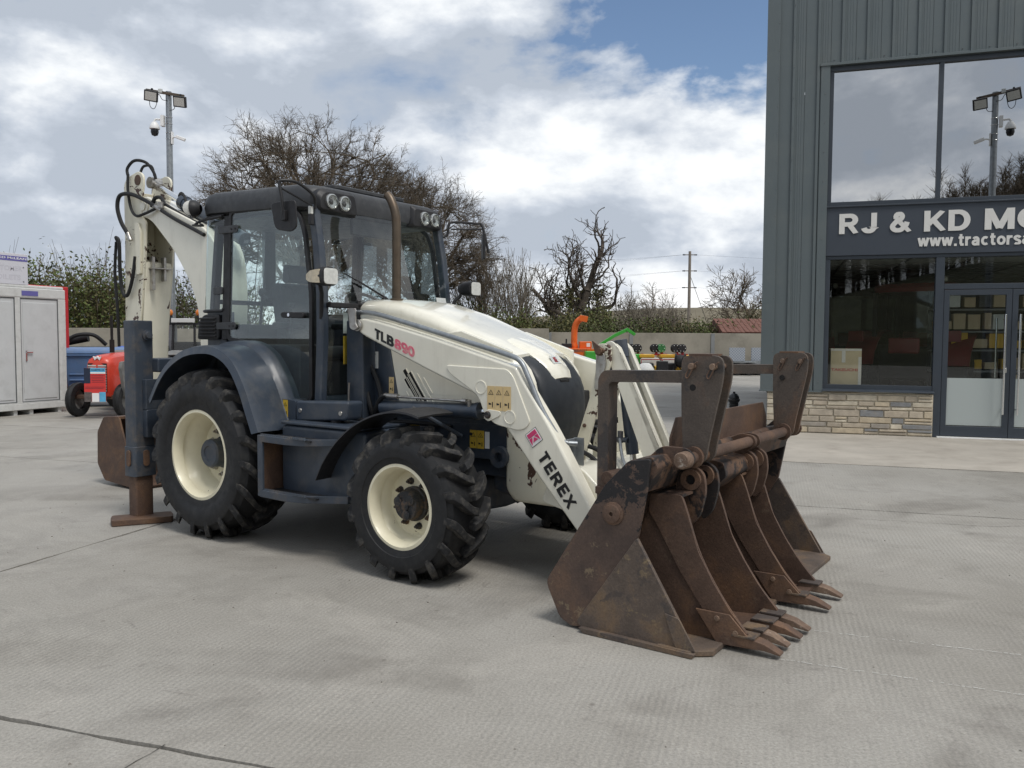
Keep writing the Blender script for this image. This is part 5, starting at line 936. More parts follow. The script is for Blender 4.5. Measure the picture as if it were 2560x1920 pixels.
def show_tractor(name, label, loc, rz, paint, dark):
    """modern tractor seen from behind or the side: cab, bonnet, four wheels, mudguards"""
    e = empty(name, loc, rz); tag(e, label, 'tractor')
    MB().prism(rpoly([(.2, .9), (2.2, .9), (2.25, 1.35), (1.9, 1.62), (.3, 1.75)], .08, 3), -.38, .38).build('bonnet', paint, e, bevel=.03)
    MB().loft([[(x, y, z) for x, y in rrect(-1.15+i, .45-i, -.72+i, .72-i, .12)] for z, i in ((2.50, .03), (2.58, 0), (2.66, .05))]).build('cab_roof', paint if not dark else 'black_plastic', e)
    for x, y in ((-1.05, .66), (-1.05, -.66), (.35, .6), (.35, -.6), (-.3, .7), (-.3, -.7)): MB().bb(x-.04, x+.04, y-.04, y+.04, 1.1, 2.52).build('cab_pillar', 'black_plastic', e)
    MB().bb(-1.02, .33, -.6, .6, .8, 1.45).build('cab_body', 'black_plastic', e, bevel=.05)
    MB().bb(-1.09, -1.08, -.6, .6, 1.5, 2.5).build('rear_glass', 'shop_glass', e)
    for s in (-1, 1):
        w = MB(); w.lathe([(.35, -.26), (.6, -.27), (.80, -.22), (.84, 0), (.80, .22), (.6, .27), (.35, .26)], (-.6, s*.85, .84), (0, 1, 0), 28); w.build('rear_wheel', 'rubber', e); MB().lathe([(.42, 0), (.40, .22*s), (.2, .12*s), (.001, .12*s)], (-.6, s*.88, .84), (0, 1, 0), 20).build('rear_rim', 'cream_paint', e)
        w = MB(); w.lathe([(.25, -.2), (.45, -.2), (.58, -.16), (.61, 0), (.58, .16), (.45, .2), (.25, .2)], (1.75, s*.8, .6), (0, 1, 0), 24); w.build('front_wheel', 'rubber', e)
        rg = [[(-.6+r*math.cos(a), y, .84+r*math.sin(a)) for r, y in ((.95, s*.55), (.95, s*1.12), (.91, s*1.12), (.91, s*.55))] for a in (R(10+k*17) for k in range(10))]; MB().loft(rg).build('mudguard', paint, e)
        MB().sphere((-1.0, s*.55, 2.72), .06).build('roof_lamp', 'lens_clear', e); MB().bb(-1.58, -1.53, s*.85-.14, s*.85+.14, 1.55, 1.75).build('tail_lamp', paint, e, bevel=.01)
    MB().bb(-1.5, -1.42, -.28, .28, 1.32, 1.62).build('rear_panel', paint, e, bevel=.04)
    return e
show_tractor('tractor', 'dark red modern tractor standing far back inside the showroom', FW(-.80, 4.6, .05), R(90)-PHI, 'tractor_red', True)
show_tractor('tractor', 'red tractor parked side on behind the right of the showroom window', FW(.35, 3.1, .05), R(66)-PHI, 'tractor_red', False)
plain('pack_white', (.6, .6, .57), .6, var=.1); plain('pack_dark', (.05, .05, .055), .6, var=.2)
sh = empty('shop_shelving', FW(.95, 1.6, .05), -PHI); tag(sh, 'shelving stacked with boxes and parts behind the glass door', 'shelving')
MB().bb(-.75, 1.6, .42, .46, 0, 2.6).build('back_panel', 'pack_dark', sh)
for z in (.62, 1.0, 1.38, 1.72, 2.12): MB().bb(-.75, 1.6, 0, .42, z, z+.03).build('shelf', 'wall_inner', sh)
rs = random.Random(5); 
for z in (.65, 1.03, 1.41, 1.75, 2.15):
    x = -.70
    while x < 1.4:
        w = rs.uniform(.10, .30); h = rs.uniform(.12, .30); bo_ = MB().bb(-w/2, w/2-.02, -.14, .14, 0.001, h).build('stock_box', rs.choice(['cardboard', 'pack_white', 'machine_yellow', 'cardboard', 'pack_dark', 'cardboard']), sh, bevel=.004); bo_.location = (x+w/2, .18, z+.03)
        x += w+rs.uniform(0, .08)
# concrete apron along the front
slab(-.6, 9.4, 11.52, 15.26, 'apron_concrete', .004)
# ================================================================== BACKGROUND
rg6 = random.Random(21)
def BG(name, mb, mat, parent=None, **k): return mb.build(name, mat, parent, **k)
# ---- concrete panel walls
plain('wall_concrete', (.30, .275, .225), .92, var=.16, scale=.7, dirt=(.17, .155, .125), dirtamt=.6, bmp=.3)
plain('wall_post', (.22, .225, .225), .9, var=.1, scale=2)
def wall_run(name, label, p0, p1, h, n, th=.16):
    p0 = Vector(p0); p1 = Vector(p1); d = p1-p0; L = d.length; e = empty(name, p0, math.atan2(d.y, d.x)); tag(e, label, 'wall')
    w = L/n
    for k in range(n):
        hh = h + rg6.uniform(-.015, .015)
        MB().bb(k*w+.02, (k+1)*w-.02, -th/2, th/2, 0, hh).build('wall_panel', 'wall_concrete', e, bevel=.01); MB().bb(k*w-.09, k*w+.09, -th*.75, th*.75, 0, hh-.02).build('wall_post', 'wall_post', e, bevel=.01)
    return e
wall_run('panel_wall', 'low concrete panel wall with grey posts behind the red tractor and blue bins', (-26, 27.3, 0), (-4, 26.9, 0), 1.90, 6)
wall_run('panel_wall', 'long weathered concrete wall behind the orange and green chippers', (1.8, 40, 0), (17.5, 40, 0), 1.95, 4)
wall_run('panel_wall', 'taller end section of concrete wall behind the bonnet of the loader', (-7, 39.2, 0), (1.75, 39.2, 0), 2.12, 3)

# ---- left: portable cabin with signboard, red container, bins, tractors, lamp post
plain('cabin_panel', (.56, .572, .575), .55, var=.05, scale=2, dirt=(.3, .3, .29), dirtamt=.25); plain('cabin_trim', (.60, .605, .59), .6, var=.06, dirt=(.3, .29, .26), dirtamt=.3)
plain('seal_dark', (.10, .105, .11), .8); plain('sign_panel', (.62, .62, .67), .6, var=.05, scale=2); plain('sign_blue', (.13, .12, .36), .6, var=.06)
cb = empty('portable_cabin', (-9.61, 17.81, 0), R(-113.3)); tag(cb, 'pale grey portable cabin with two narrow doors at the left edge', 'cabin')
C6 = lambda n, mb, m, p=None, **k: mb.build(n, m, p or cb, **k)
C6('cabin_body', MB().bb(.02, 3.2, -2.2, -.03, .16, 2.42), 'cabin_panel'); C6('roof_beam', MB().bb(-.02, 3.25, -2.25, .02, 2.40, 2.60), 'cabin_trim', bevel=.02); C6('roof_cap', MB().bb(-.01, 3.24, -2.2, -.02, 2.602, 2.66), 'cabin_trim', bevel=.02)
C6('base_beam', MB().bb(-.02, 3.25, -2.25, .015, .10, .24), 'cabin_trim', bevel=.015); C6('corner_post', MB().bb(-.02, .12, -.14, .02, .24, 2.40), 'cabin_trim', bevel=.015)
for k in (.1, .75, 1.1, 2.0): C6('skid', MB().bb(k, k+.08, -2.2, -.03, 0, .10), 'cabin_trim')
for a, hd in ((.15, 1), (1.12, 0)):
    dr = C6('cabin_door', MB().bb(a, a+.86, -.028, -.008, .26, 2.39), 'cabin_panel', bevel=.006)
    C6('door_seal', ringprism([(a, .255), (a+.86, .255), (a+.86, 2.395), (a, 2.395)], [(a+.018, .275), (a+.842, .275), (a+.842, 2.375), (a+.018, 2.375)], -.02, .0), 'seal_dark', dr)
    C6('door_frame', ringprism([(a-.05, .24), (a+.93, .24), (a+.93, 2.42), (a-.05, 2.42)], [(a, .255), (a+.86, .255), (a+.86, 2.395), (a, 2.395)], -.02, .012), 'cabin_trim', dr, bevel=.005)
    C6('door_leaf', MB().bb(a+.06, a+.80, -.01, .004, .32, 2.30), 'cabin_panel', dr, bevel=.008)
    if hd: C6('door_handle', MB().bb(a+.735, a+.765, .004, .02, 1.10, 1.32).bb(a+.62, a+.76, .02, .04, 1.27, 1.295), 'chrome', dr, bevel=.004)
C6('maker_plate', MB().bb(.62, .98, .022, .028, 2.44, 2.54), 'sign_blue')
sg6 = empty('cabin_signboard', (-9.61-.396*.80, 17.81-.918*.80, 2.66), R(-113.3)); tag(sg6, 'white signboard with purple banner standing on the cabin roof', 'sign')
bd = MB().bb(0, 2.4, -.06, -.02, 0, .62).build('board', 'sign_panel', sg6, bevel=.006); MB().bb(.01, 2.2, -.02, -.016, .47, .565).build('banner', 'sign_blue', bd)
vtx = text_geo('RJ & KD McLEAN', .02)
text('lettering', 'RJ & KD McLEAN', (.86, -.0155, .49), (-1, 0, 0), Z_, .83, .055, 'print_white', bd, thick=.001, bold=.02)
plain('faded_print', (.55, .55, .60), .7, var=.03)
text('lettering', 'CUSTOMER', (.86, -.0195, .27), (-1, 0, 0), Z_, .74, .10, 'faded_print', bd, thick=.001); text('lettering', 'TOILETS', (.78, -.0195, .09), (-1, 0, 0), Z_, .62, .10, 'faded_print', bd, thick=.001)
for q in ((.10, .35), (.10, .06), (.75, .35)): MB().cyl((q[0], -.02, q[1]), (q[0], -.012, q[1]), .012, n=8).build('screw', 'seal_dark', bd)
plain('red_paint', (.50, .022, .028), .5, var=.1, scale=2)
rc = empty('red_container', (-10.19, 19.0, 0), R(-113.3)); tag(rc, 'red steel container showing just behind the grey cabin', 'container')
MB().bb(-.05, 3.2, -2.4, 0, .1, 2.74).build('container_body', 'red_paint', rc, bevel=.02)
for k in range(10): MB().bb(-.075, -.045, -2.3+k*.24, -2.2+k*.24, .25, 2.6).build('rib', 'red_paint', rc, bevel=.01)
plain('bin_blue', (.11, .195, .37), .5, var=.1, scale=3, dirt=(.2, .22, .25), dirtamt=.3); plain('bin_bright', (.03, .09, .42), .45, var=.08, scale=3); plain('tarp_white', (.62, .62, .60), .7, var=.08)
def bin_(loc, rz, label, mat, cargo=False):
    e = empty('wheeled_bin', loc, rz); tag(e, label, 'bin', 'blue waste bins by the cabin')
    MB().loft([[(x, y, z) for x, y in rrect(-w, w, -d, d, .06)] for z, w, d in ((.22, .50, .36), (1.15, .62, .48), (1.18, .66, .52), (1.22, .66, .52))]).build('bin_body', mat, e)
    MB().prism(rpoly([(-.54, 1.22), (.54, 1.22), (.50, 1.30), (.1, 1.37), (-.50, 1.33)], .03, 3), -.66, .66, 'x').build('bin_lid', mat, e, bevel=.015)
    for x in (-.5, .5):
        for y in (-.3, .3): MB().lathe([(.1, -.025), (.1, .025)], (x*.85, y, .1), (0, 1, 0), 14).cyl((x*.85, y-.026, .1), (x*.85, y+.026, .1), .1, n=14).bb(x*.85-.04, x*.85+.04, y-.03, y+.03, .1, .24).build('castor', 'black_plastic', e)
    for k in range(5): MB().bb(-.48, .48, -.47+k*.012-.02, -.40, .35+k*.13, .38+k*.13).build('bin_rib', mat, e, bevel=.01)
    text('lettering', 'Crown', (-.02, -.475, .86), X_, Z_, .30, .07, 'print_white', e, thick=.012)
    return e
bin_((-9.72, 19.3, 0), R(20), 'faded blue four-wheeled waste bin between the cabin and red tractor', 'bin_blue'); bin_((-9.9, 22.4, 0), R(8), 'brighter blue waste bin further back against the panel wall', 'bin_bright')
e = empty('black_implement', (-11.35, 22.0, 0), R(20)); tag(e, 'black hose-covered implement piled behind the blue bin', 'implement')
MB().bb(-.6, .6, -.4, .4, 0, 1.35).build('frame', 'black_plastic', e, bevel=.05); MB().tube(smooth_path([(-.5, -.3, 1.3), (-.2, -.4, 1.62), (.25, -.4, 1.66), (.55, -.3, 1.4)]), .05, 8).build('hose', 'hose_rubber', e); MB().cyl((-.6, 0, 1.45), (.1, -.1, 1.6), .12, n=12).build('motor', 'black_plastic', e)

# vintage red tractor
plain('old_red', (.56, .045, .022), .42, var=.12, scale=3, dirt=(.3, .08, .04), dirtamt=.3, coat=.2); plain('grey_cast', (.16, .16, .155), .6, var=.2, scale=6, dirt=(.12, .08, .05), dirtamt=.5)
vt_ = empty('vintage_tractor', (-8.26, 16.55, 0), R(-96)); tag(vt_, 'small vintage red tractor with slatted grille parked beside the cabin', 'tractor')
V6 = lambda n, mb, m, p=None, **k: mb.build(n, m, p or vt_, **k)
V6('bonnet', MB().loft([[(x, y, z) for y, z in ((-hw, zb), (-hw, zt-.14), (-hw*.85, zt-.05), (-hw*.4, zt), (hw*.4, zt), (hw*.85, zt-.05), (hw, zt-.14), (hw, zb))] for x, hw, zt, zb in ((.065, .17, 1.06, .46), (.05, .22, 1.14, .43), (.0, .25, 1.20, .41), (-.12, .265, 1.235, .40), (-.35, .275, 1.26, .44), (-.9, .30, 1.29, .62), (-1.5, .31, 1.30, .75))]), 'old_red', ang=40)
for k in range(11):
    zz_ = .52+k*.05
    for s in (-1, 1): V6('grille_slat', MB().bb(.062, .075, s*.105-.085, s*.105+.085, zz_, zz_+.026), 'cabin_trim')
V6('badge', MB().prism([(-.09, 1.22), (-.05, 1.14), (0, 1.19), (.05, 1.14), (.09, 1.22), (.03, 1.20), (0, 1.225), (-.03, 1.20)], .03, .062, 'x'), 'print_white')
V6('grille_back', MB().bb(.056, .061, -.2, .2, .5, 1.08), 'soot_and_hole_shade')
V6('engine', MB().bb(-1.6, -.1, -.2, .2, .45, .80), 'grey_cast', bevel=.04); V6('front_beam', MB().bb(-.12, .0, -.62, .62, .36, .44), 'rust', bevel=.01)
V6('gearbox', MB().bb(-2.2, -1.5, -.25, .25, .4, .95), 'grey_cast', bevel=.05)
for s in (-1, 1):
    wl_ = V6('front_wheel', MB().lathe([(.20, -.06), (.27, -.075), (.335, -.06), (.345, -.02), (.335, -.012), (.345, 0), (.335, .012), (.345, .02), (.335, .06), (.27, .075), (.20, .06)], (-.06, s*.50, .345), (0, 1, 0), 32, close=True), 'rubber'); V6('rim', MB().lathe([(.205, -.05), (.20, .0), (.12, .02*s), (.05, .04*s), (.001, .05*s)], (-.06, s*.50, .345), (0, 1, 0), 24), 'grey_cast', wl_)
    V6('rear_wheel', MB().lathe([(.36, -.13), (.52, -.15), (.62, -.12), (.64, 0), (.62, .12), (.52, .15), (.36, .13)], (-1.95, s*.68, .63), (0, 1, 0), 32, close=True), 'rubber'); V6('rear_rim', MB().lathe([(.37, 0), (.3, .03*s), (.001, .03*s)], (-1.95, s*.68, .63), (0, 1, 0), 20), 'grey_cast')
    V6('rear_mudguard', MB().loft([[(-1.95+r*math.cos(a), y, .63+r*math.sin(a)) for r, y in ((.69, s*.5), (.69, s*.80), (.67, s*.80), (.67, s*.5))] for a in (R(60+k*14) for k in range(8))]), 'grey_cast')
    V6('head_lamp', MB().lathe([(.03, -.12), (.085, -.06), (.095, 0), (.001, .02)], (-.30, s*.36, .95), (1, 0, 0), 18), 'lens_clear')
    if s > 0: V6('loader_arm', MB().prism(rpoly([(-1.6, 1.2), (.2, 1.12), (.24, 1.0), (.1, .40), (.0, .42), (.06, .98), (-1.6, 1.05)], .03, 3), s*.62, s*.55), 'grey_cast', bevel=.006)
V6('exhaust', MB().cyl((-.75, -.18, 1.28), (-.75, -.18, 1.55), .05, n=12).cyl((-.75, -.18, 1.5), (-.75, -.18, 2.05), .028, n=10), 'soot_and_hole_shade'); V6('steering_wheel', MB().lathe([(.2, -.012), (.212, 0), (.2, .012), (.188, 0)], (-1.7, 0, 1.45), (.5, 0, 1), 20, close=True), 'soot_and_hole_shade'); V6('seat', MB().bb(-2.15, -1.85, -.22, .22, 1.0, 1.06), 'soot_and_hole_shade', bevel=.02)
cs = empty('charity_board', (-8.34, 16.12, .34), R(6)); tag(cs, 'red and blue charity notice board propped on the front of the red tractor', 'sign')
plain('board_red', (.60, .04, .035), .6, var=.04); plain('board_sky', (.10, .38, .60), .6, var=.12, scale=9); plain('board_navy', (.012, .02, .045), .6, var=.1); plain('board_photo', (.10, .085, .08), .6, var=.5, scale=20)
bb_ = MB().bb(0, .40, -.01, .01, 0, .66).build('board', 'board_red', cs)
for nm, q, mm in (('panel', (.0, .12, .36, .66), 'board_navy'), ('panel', (.12, .40, .58, .66), 'board_sky'), ('panel', (.12, .40, .55, .58), 'print_white'), ('panel', (.0, .14, .0, .19), 'board_photo'), ('panel', (.145, .275, .0, .17), 'print_white'), ('panel', (.28, .40, .0, .19), 'board_sky')): MB().bb(q[0], q[1], -.0125, -.0105, q[2], q[3]).build(nm, mm, bb_)
text('lettering', 'DIABETES UK', (.135, -.013, .605), X_, Z_, .25, .032, 'board_navy', bb_, thick=.001)
for k in range(5): MB().bb(.14, .385-.02*(k % 2), -.0125, -.0105, .51-k*.032, .516-k*.032).build('text_line', 'board_navy', bb_)
for k in range(2): MB().bb(.02, .385-.03*k, -.0125, -.0105, .285-k*.03, .291-k*.03).build('text_line', 'board_navy', bb_)

# old tractor with safety cab and two beacons, behind the loader
tb = empty('cab_tractor', (-8.05, 20.4, 0), R(-90)); tag(tb, 'tractor with glazed cab, white light bar and two orange beacons behind the loader', 'tractor')
T6 = lambda n, mb, m, p=None, **k: mb.build(n, m, p or tb, **k)
T6('cab_body', MB().bb(-1.1, .1, -.62, .62, .5, .95).bb(-1.1, .95, -.3, .3, .5, 1.0), 'grey_cast', bevel=.03)
for y in (-.58, -.28, .28, .58): T6('cab_post', MB().cyl((.05, y*.92, 1.93), (.12, y, 1.1), .03, n=8), 'black_plastic')
T6('roof_rail', MB().bb(-1.05, .10, -.60, .60, 1.92, 1.96), 'black_plastic'); T6('light_bar', MB().bb(.06, .14, -.28, .28, 1.97, 2.07), 'tarp_white', bevel=.01); T6('windscreen', MB().quad((.10, -.55, 1.12), (.10, .55, 1.12), (.05, .5, 1.92), (.05, -.5, 1.92)), 'shop_glass', recalc=False)
T6('dash_shroud', MB().bb(-.15, .02, -.35, .35, 1.1, 1.5), 'black_plastic', bevel=.04)
for y in (-.36, .34):
    bq = T6('beacon', MB().sphere((.0, y, 2.21), .075, (1, 1, 1.15), 14, 8), 'beacon_orange'); T6('beacon_base', MB().cyl((.0, y, 1.96), (.0, y, 2.09), .02, n=8).cyl((.0, y, 2.09), (.0, y, 2.14), .06, n=12), 'black_plastic', bq)
for s in (-1, 1): T6('rear_wheel', MB().lathe([(.3, -.16), (.55, -.18), (.70, -.14), (.72, 0), (.70, .14), (.55, .18), (.3, .16)], (-.7, s*.75, .72), (0, 1, 0), 24), 'rubber'); T6('front_wheel', MB().lathe([(.2, -.1), (.36, -.12), (.42, 0), (.36, .12), (.2, .1)], (.75, s*.6, .42), (0, 1, 0), 20), 'rubber')

def lamp_post(name, label, loc, rz, sgn=1):
    e = empty(name, loc, rz); tag(e, label, 'lamp post'); L6 = lambda n, mb, m, p=None, **k: mb.build(n, m, p or e, **k)
    L6('post', MB().tube([(0, 0, 0), (0, 0, 2.0), (0, 0, 2.02), (0, 0, 7.72)], [.11, .11, .085, .072], 20), 'galvanised')
    ar = L6('cross_arm', MB().obox((-.05, -.09, 7.66), (.95, .06, .06), Matrix.Rotation(R(9), 3, 'Y')), 'exhaust_metal')
    L6('junction_box', MB().bb(-.20, -.11, -.16, -.08, 7.65, 7.75), 'label_grey', ar, bevel=.01)
    for x, z, t in ((-.37, 7.57, 10), (.34, 7.43, -6)):
        m_ = Matrix.Rotation(R(t), 3, 'Z') @ Matrix.Rotation(R(22), 3, 'X') @ Matrix.Rotation(R(8), 3, 'Y'); fl = L6('floodlight', MB().obox((x, -.16, z), (.32, .09, .26), m_), 'black_plastic', bevel=.012)
        L6('lens', MB().obox(Vector((x, -.16, z)) + m_ @ Vector((0, -.048, 0)), (.26, .006, .20), m_), 'lens_clear', fl); L6('fins', MB().obox(Vector((x, -.16, z)) + m_ @ Vector((0, .055, 0)), (.22, .03, .18), m_), 'black_plastic', fl)
        L6('bracket', MB().obox((x, -.1, z+.12), (.04, .05, .16), Matrix.Identity(3)), 'black_plastic', fl)
    L6('cable', MB().tube(smooth_path([(-.42, -.14, 7.45), (-.40, -.15, 7.32), (-.33, -.14, 7.26), (-.26, -.14, 7.34), (-.20, -.12, 7.62), (-.12, -.10, 7.50), (0, -.09, 7.48)]), .008, 5), 'hose_rubber', ar)
    L6('cable', MB().tube(smooth_path([(.20, -.12, 7.32), (.16, -.12, 7.25), (.05, -.1, 7.24)]), .008, 5), 'hose_rubber', ar)
    dc = L6('dome_camera', MB().lathe([(.001, .16), (.06, .15), (.10, .08), (.125, .0), (.12, -.02), (.085, -.025)], (-.33, -.08, 6.80), (0, 0, 1), 20), 'print_white'); L6('dome_lens', MB().lathe([(.09, .0), (.095, -.08), (.07, -.15), (.001, -.18)], (-.33, -.08, 6.78), (0, 0, 1), 16), 'black_gloss', dc)
    L6('camera_arm', MB().tube([(-.33, -.08, 6.93), (-.33, -.08, 6.99), (-.30, -.08, 7.02), (-.10, -.06, 7.02)], .028, 8).bb(-.17, -.09, -.13, .0, 6.85, 7.12), 'print_white', dc, bevel=.006)
    bc_ = L6('bullet_camera', MB().obox((.33, -.12, 6.55), (.24, .08, .08), Matrix.Rotation(R(20), 3, 'Y')), 'print_white', bevel=.015); L6('camera_arm', MB().tube([(.08, -.05, 6.56), (.16, -.1, 6.58), (.24, -.11, 6.58)], .02, 8).bb(.08, .11, -.1, .0, 6.42, 6.72), 'print_white', bc_)
    for z in (6.55, 6.7, 6.92, 7.08): L6('strap', MB().lathe([(.084, 0), (.090, .006), (.084, .012)], (0, 0, z), (0, 0, 1), 16, close=True), 'chrome')
    return e
lamp_post('lamp_post', 'tall galvanised lamp post with two floodlights and cameras behind the backhoe boom', (-8.60, 21.0, 0), 0)
lamp_post('lamp_post', 'floodlight post right of the viewer, mirrored in the upper showroom window', (7.1, 5.6, 0), R(170))

# ---- right: machines along the far wall
plain('chip_orange', (.72, .13, .015), .42, var=.08, scale=3, coat=.2); plain('chip_green', (.055, .36, .045), .42, var=.08, scale=3, coat=.2)
ch = empty('wood_chipper', (2.65, 34.0, 0), 0); tag(ch, 'orange wood chipper with curved chute beside the long wall', 'wood chipper'); K6 = lambda n, mb, m, p=None, **k: mb.build(n, m, p or ch, **k)
ch.scale = (1.12, 1.12, 1.08); K6('hopper', MB().prism(rpoly([(-.60, 1.18), (.60, 1.15), (.62, .68), (.40, .50), (-.55, .55)], .06, 3), -.55, .35), 'chip_orange', bevel=.03); K6('engine_cover', MB().bb(.08, .52, -.3, .3, 1.15, 1.42), 'chip_orange', bevel=.03); K6('control_box', MB().bb(-.55, -.2, -.3, .2, 1.16, 1.34).bb(-.42, -.36, -.1, -.05, 1.3, 1.52), 'black_plastic', bevel=.02)
K6('chute', MB().tube(smooth_path([(-.10, 0, 1.15), (-.10, 0, 1.5), (-.08, 0, 1.9), (.0, -.05, 2.15), (.14, -.1, 2.28)], 5), [.15]*3+[.12]*18, 10), 'chip_orange', ang=40); K6('chute_flap', MB().obox((.22, -.12, 2.28), (.30, .24, .22), Matrix.Rotation(R(12), 3, 'Y')), 'chip_orange', bevel=.01); K6('white_label', MB().bb(.33, .46, -.306, -.302, 1.22, 1.36), 'print_white')
text('lettering', 'TIMBERWOLF', (-.30, -.553, 1.02), X_, Z_, .62, .10, 'board_photo', ch, thick=.003); K6('wheel', MB().lathe([(.1, -.08), (.28, -.09), (.32, 0), (.28, .09), (.1, .08)], (-.5, .2, .32), (1, 0, 0), 18), 'rubber'); K6('wheel', MB().lathe([(.1, -.08), (.28, -.09), (.32, 0), (.28, .09), (.1, .08)], (.5, .2, .32), (1, 0, 0), 18), 'rubber'); K6('chassis', MB().bb(-.7, .9, -.2, .2, .36, .5), 'black_plastic')
cg = empty('wood_chipper', (3.75, 33.2, 0), 0); tag(cg, 'green wood chipper with long slanting discharge chute', 'wood chipper'); K6g = lambda n, mb, m, p=None, **k: mb.build(n, m, p or cg, **k)
K6g('chute', MB().loft([[(x, y, z+dz) for y, dz in ((-.10, -.07), (.10, -.07), (.10, .07), (-.10, .07))] for x, z in ((-.35, 1.30), (-.15, 1.46), (.35, 1.78), (.82, 2.0))]), 'chip_green', bevel=.01); K6g('chute_flap', MB().obox((.98, 0, 1.93), (.42, .22, .12), Matrix.Rotation(R(33), 3, 'Y')), 'chip_green', bevel=.01)
K6g('body', MB().bb(-.85, -.25, -.4, .4, .45, 1.15).bb(1.0, 1.4, -.4, .4, .4, 1.05), 'chip_green', bevel=.04); K6g('engine', MB().bb(-.25, .95, -.4, .4, .35, 1.05), 'black_plastic', bevel=.05)
for x in (-.5, .6, 1.2): K6g('wheel', MB().lathe([(.1, -.09), (.27, -.1), (.30, 0), (.27, .1), (.1, .09)], (x, -.45, .30), (0, 1, 0), 18), 'rubber')
plain('reel_green', (.03, .16, .05), .5); plain('frame_red', (.34, .02, .03), .5, var=.1); plain('tank_white', (.62, .60, .56), .5, var=.06)
def washer(x, y, label, green):
    e = empty('bowser_washer', (x, y, 0), 0); tag(e, label, 'pressure washer', 'pressure washers lined up by the wall'); k6 = lambda n, mb, m, p=None, **k: mb.build(n, m, p or e, **k)
    k6('tank', MB().prism(rrect(-.38, .38, .46, .90, .08), -.5, .5).bb(-.3, .3, -.45, .45, .3, .5), 'tank_white', bevel=.03); k6('tank_lid', MB().prism(rrect(-.42, .18, .90, 1.04, .05), -.5, .5), 'machine_yellow', bevel=.03)
    k6('reel_stand', MB().bb(.15, .75, -.1, .1, 1.0, 1.06).bb(.28, .36, -.1, .1, 1.05, 1.3).bb(.5, .58, -.1, .1, 1.05, 1.25), 'frame_red')
    for i, (dx, mt_) in enumerate(((.24, 'black_plastic'), (.50, 'reel_green' if green else 'black_plastic'))):
        rl_ = k6('hose_reel', MB().lathe([(.001, -.10), (.16, -.10), (.17, -.085), (.12, -.07), (.12, .07), (.17, .085), (.16, .10), (.001, .10)], (dx, -.05, 1.28), (.25, -1, 0), 22), mt_)
        for q in range(6): k6('reel_stud', MB().sphere((dx+.125*math.cos(q*1.047), -.165, 1.28+.125*math.sin(q*1.047)), .016, n=6, k=4), 'print_white', rl_)
    k6('engine', MB().bb(-.45, .1, -.85, -.55, .35, .72), 'black_plastic', bevel=.06); k6('pump', MB().bb(.12, .42, -.85, -.55, .35, .6), 'machine_yellow', bevel=.04); k6('frame', MB().bb(-.5, .8, -.9, .5, .2, .28), 'black_plastic', bevel=.02); k6('pallet', MB().bb(-.5, .8, -.9, .5, .02, .12), 'rust_worn')
    k6('handrail', MB().tube([(-.4, -.85, .3), (-.4, -.85, .85), (.4, -.85, .85), (.4, -.85, .3)], .02, 6), 'frame_red')
    return e
washer(4.5, 33.2, 'pressure washer on pallet with twin dark reels, left of the row', False); washer(5.45, 33.2, 'pressure washer with one green hose reel, middle of the row', True); washer(6.28, 33.2, 'pressure washer with twin black reels, right of the row', False)
e = empty('cable_reel', (6.5, 32.0, 0), 0); tag(e, 'black coiled hose on a stand in front of the washers', 'hose reel')
MB().lathe([(.08, -.18), (.30, -.18), (.30, -.15), (.22, -.14), (.26, 0), (.22, .14), (.30, .15), (.30, .18), (.08, .18)], (0, 0, .80), (1, -.4, 0), 22, close=True).build('drum', 'hose_rubber', e); MB().tube([(-.4, -.2, .05), (-.2, 0, .8), (.3, -.2, .05)], .03, 6).build('stand', 'black_plastic', e); MB().bb(-.9, -.5, -.2, .2, .35, .8).build('battery_box', 'black_plastic', e, bevel=.03); MB().lathe([(.10, -.1), (.24, -.1), (.24, .1), (.10, .1)], (.35, 0, .80), (1, -.4, 0), 18, close=True).build('hose_coil', 'machine_yellow', e); MB().bb(-.9, .7, -.3, .3, .04, .12).build('base', 'rust_worn', e)
e = empty('white_sack', (5.15, 31.9, 0), 0); tag(e, 'crumpled white bulk sack among the pressure washers', 'sack')
MB().loft([[(w*math.cos(a)*(1+.1*math.sin(3*a+z*9)), w*.7*math.sin(a), z) for a in (2*math.pi*k/14 for k in range(14))] for z, w in ((0, .34), (.25, .40), (.5, .34), (.68, .20), (.72, .12))]).build('sack', 'tarp_white', e); MB().bb(-.4, .4, -.3, .3, -.001, .02).build('liner', 'tarp_white', e)
def mesh_panel_mat():
    mt, t, b = newmat('perforated_steel'); co = coords(t); ck = N('ShaderNodeTexChecker', t); ck.inputs['Scale'].default_value = 16; t.links.new(co, ck.inputs[0]); t.links.new(mixc(t, ck.outputs['Fac'], (.42, .45, .48), (.24, .27, .33)), b.inputs['Base Color']); b.inputs['Roughness'].default_value = .5; b.inputs['Metallic'].default_value = .3
mesh_panel_mat()
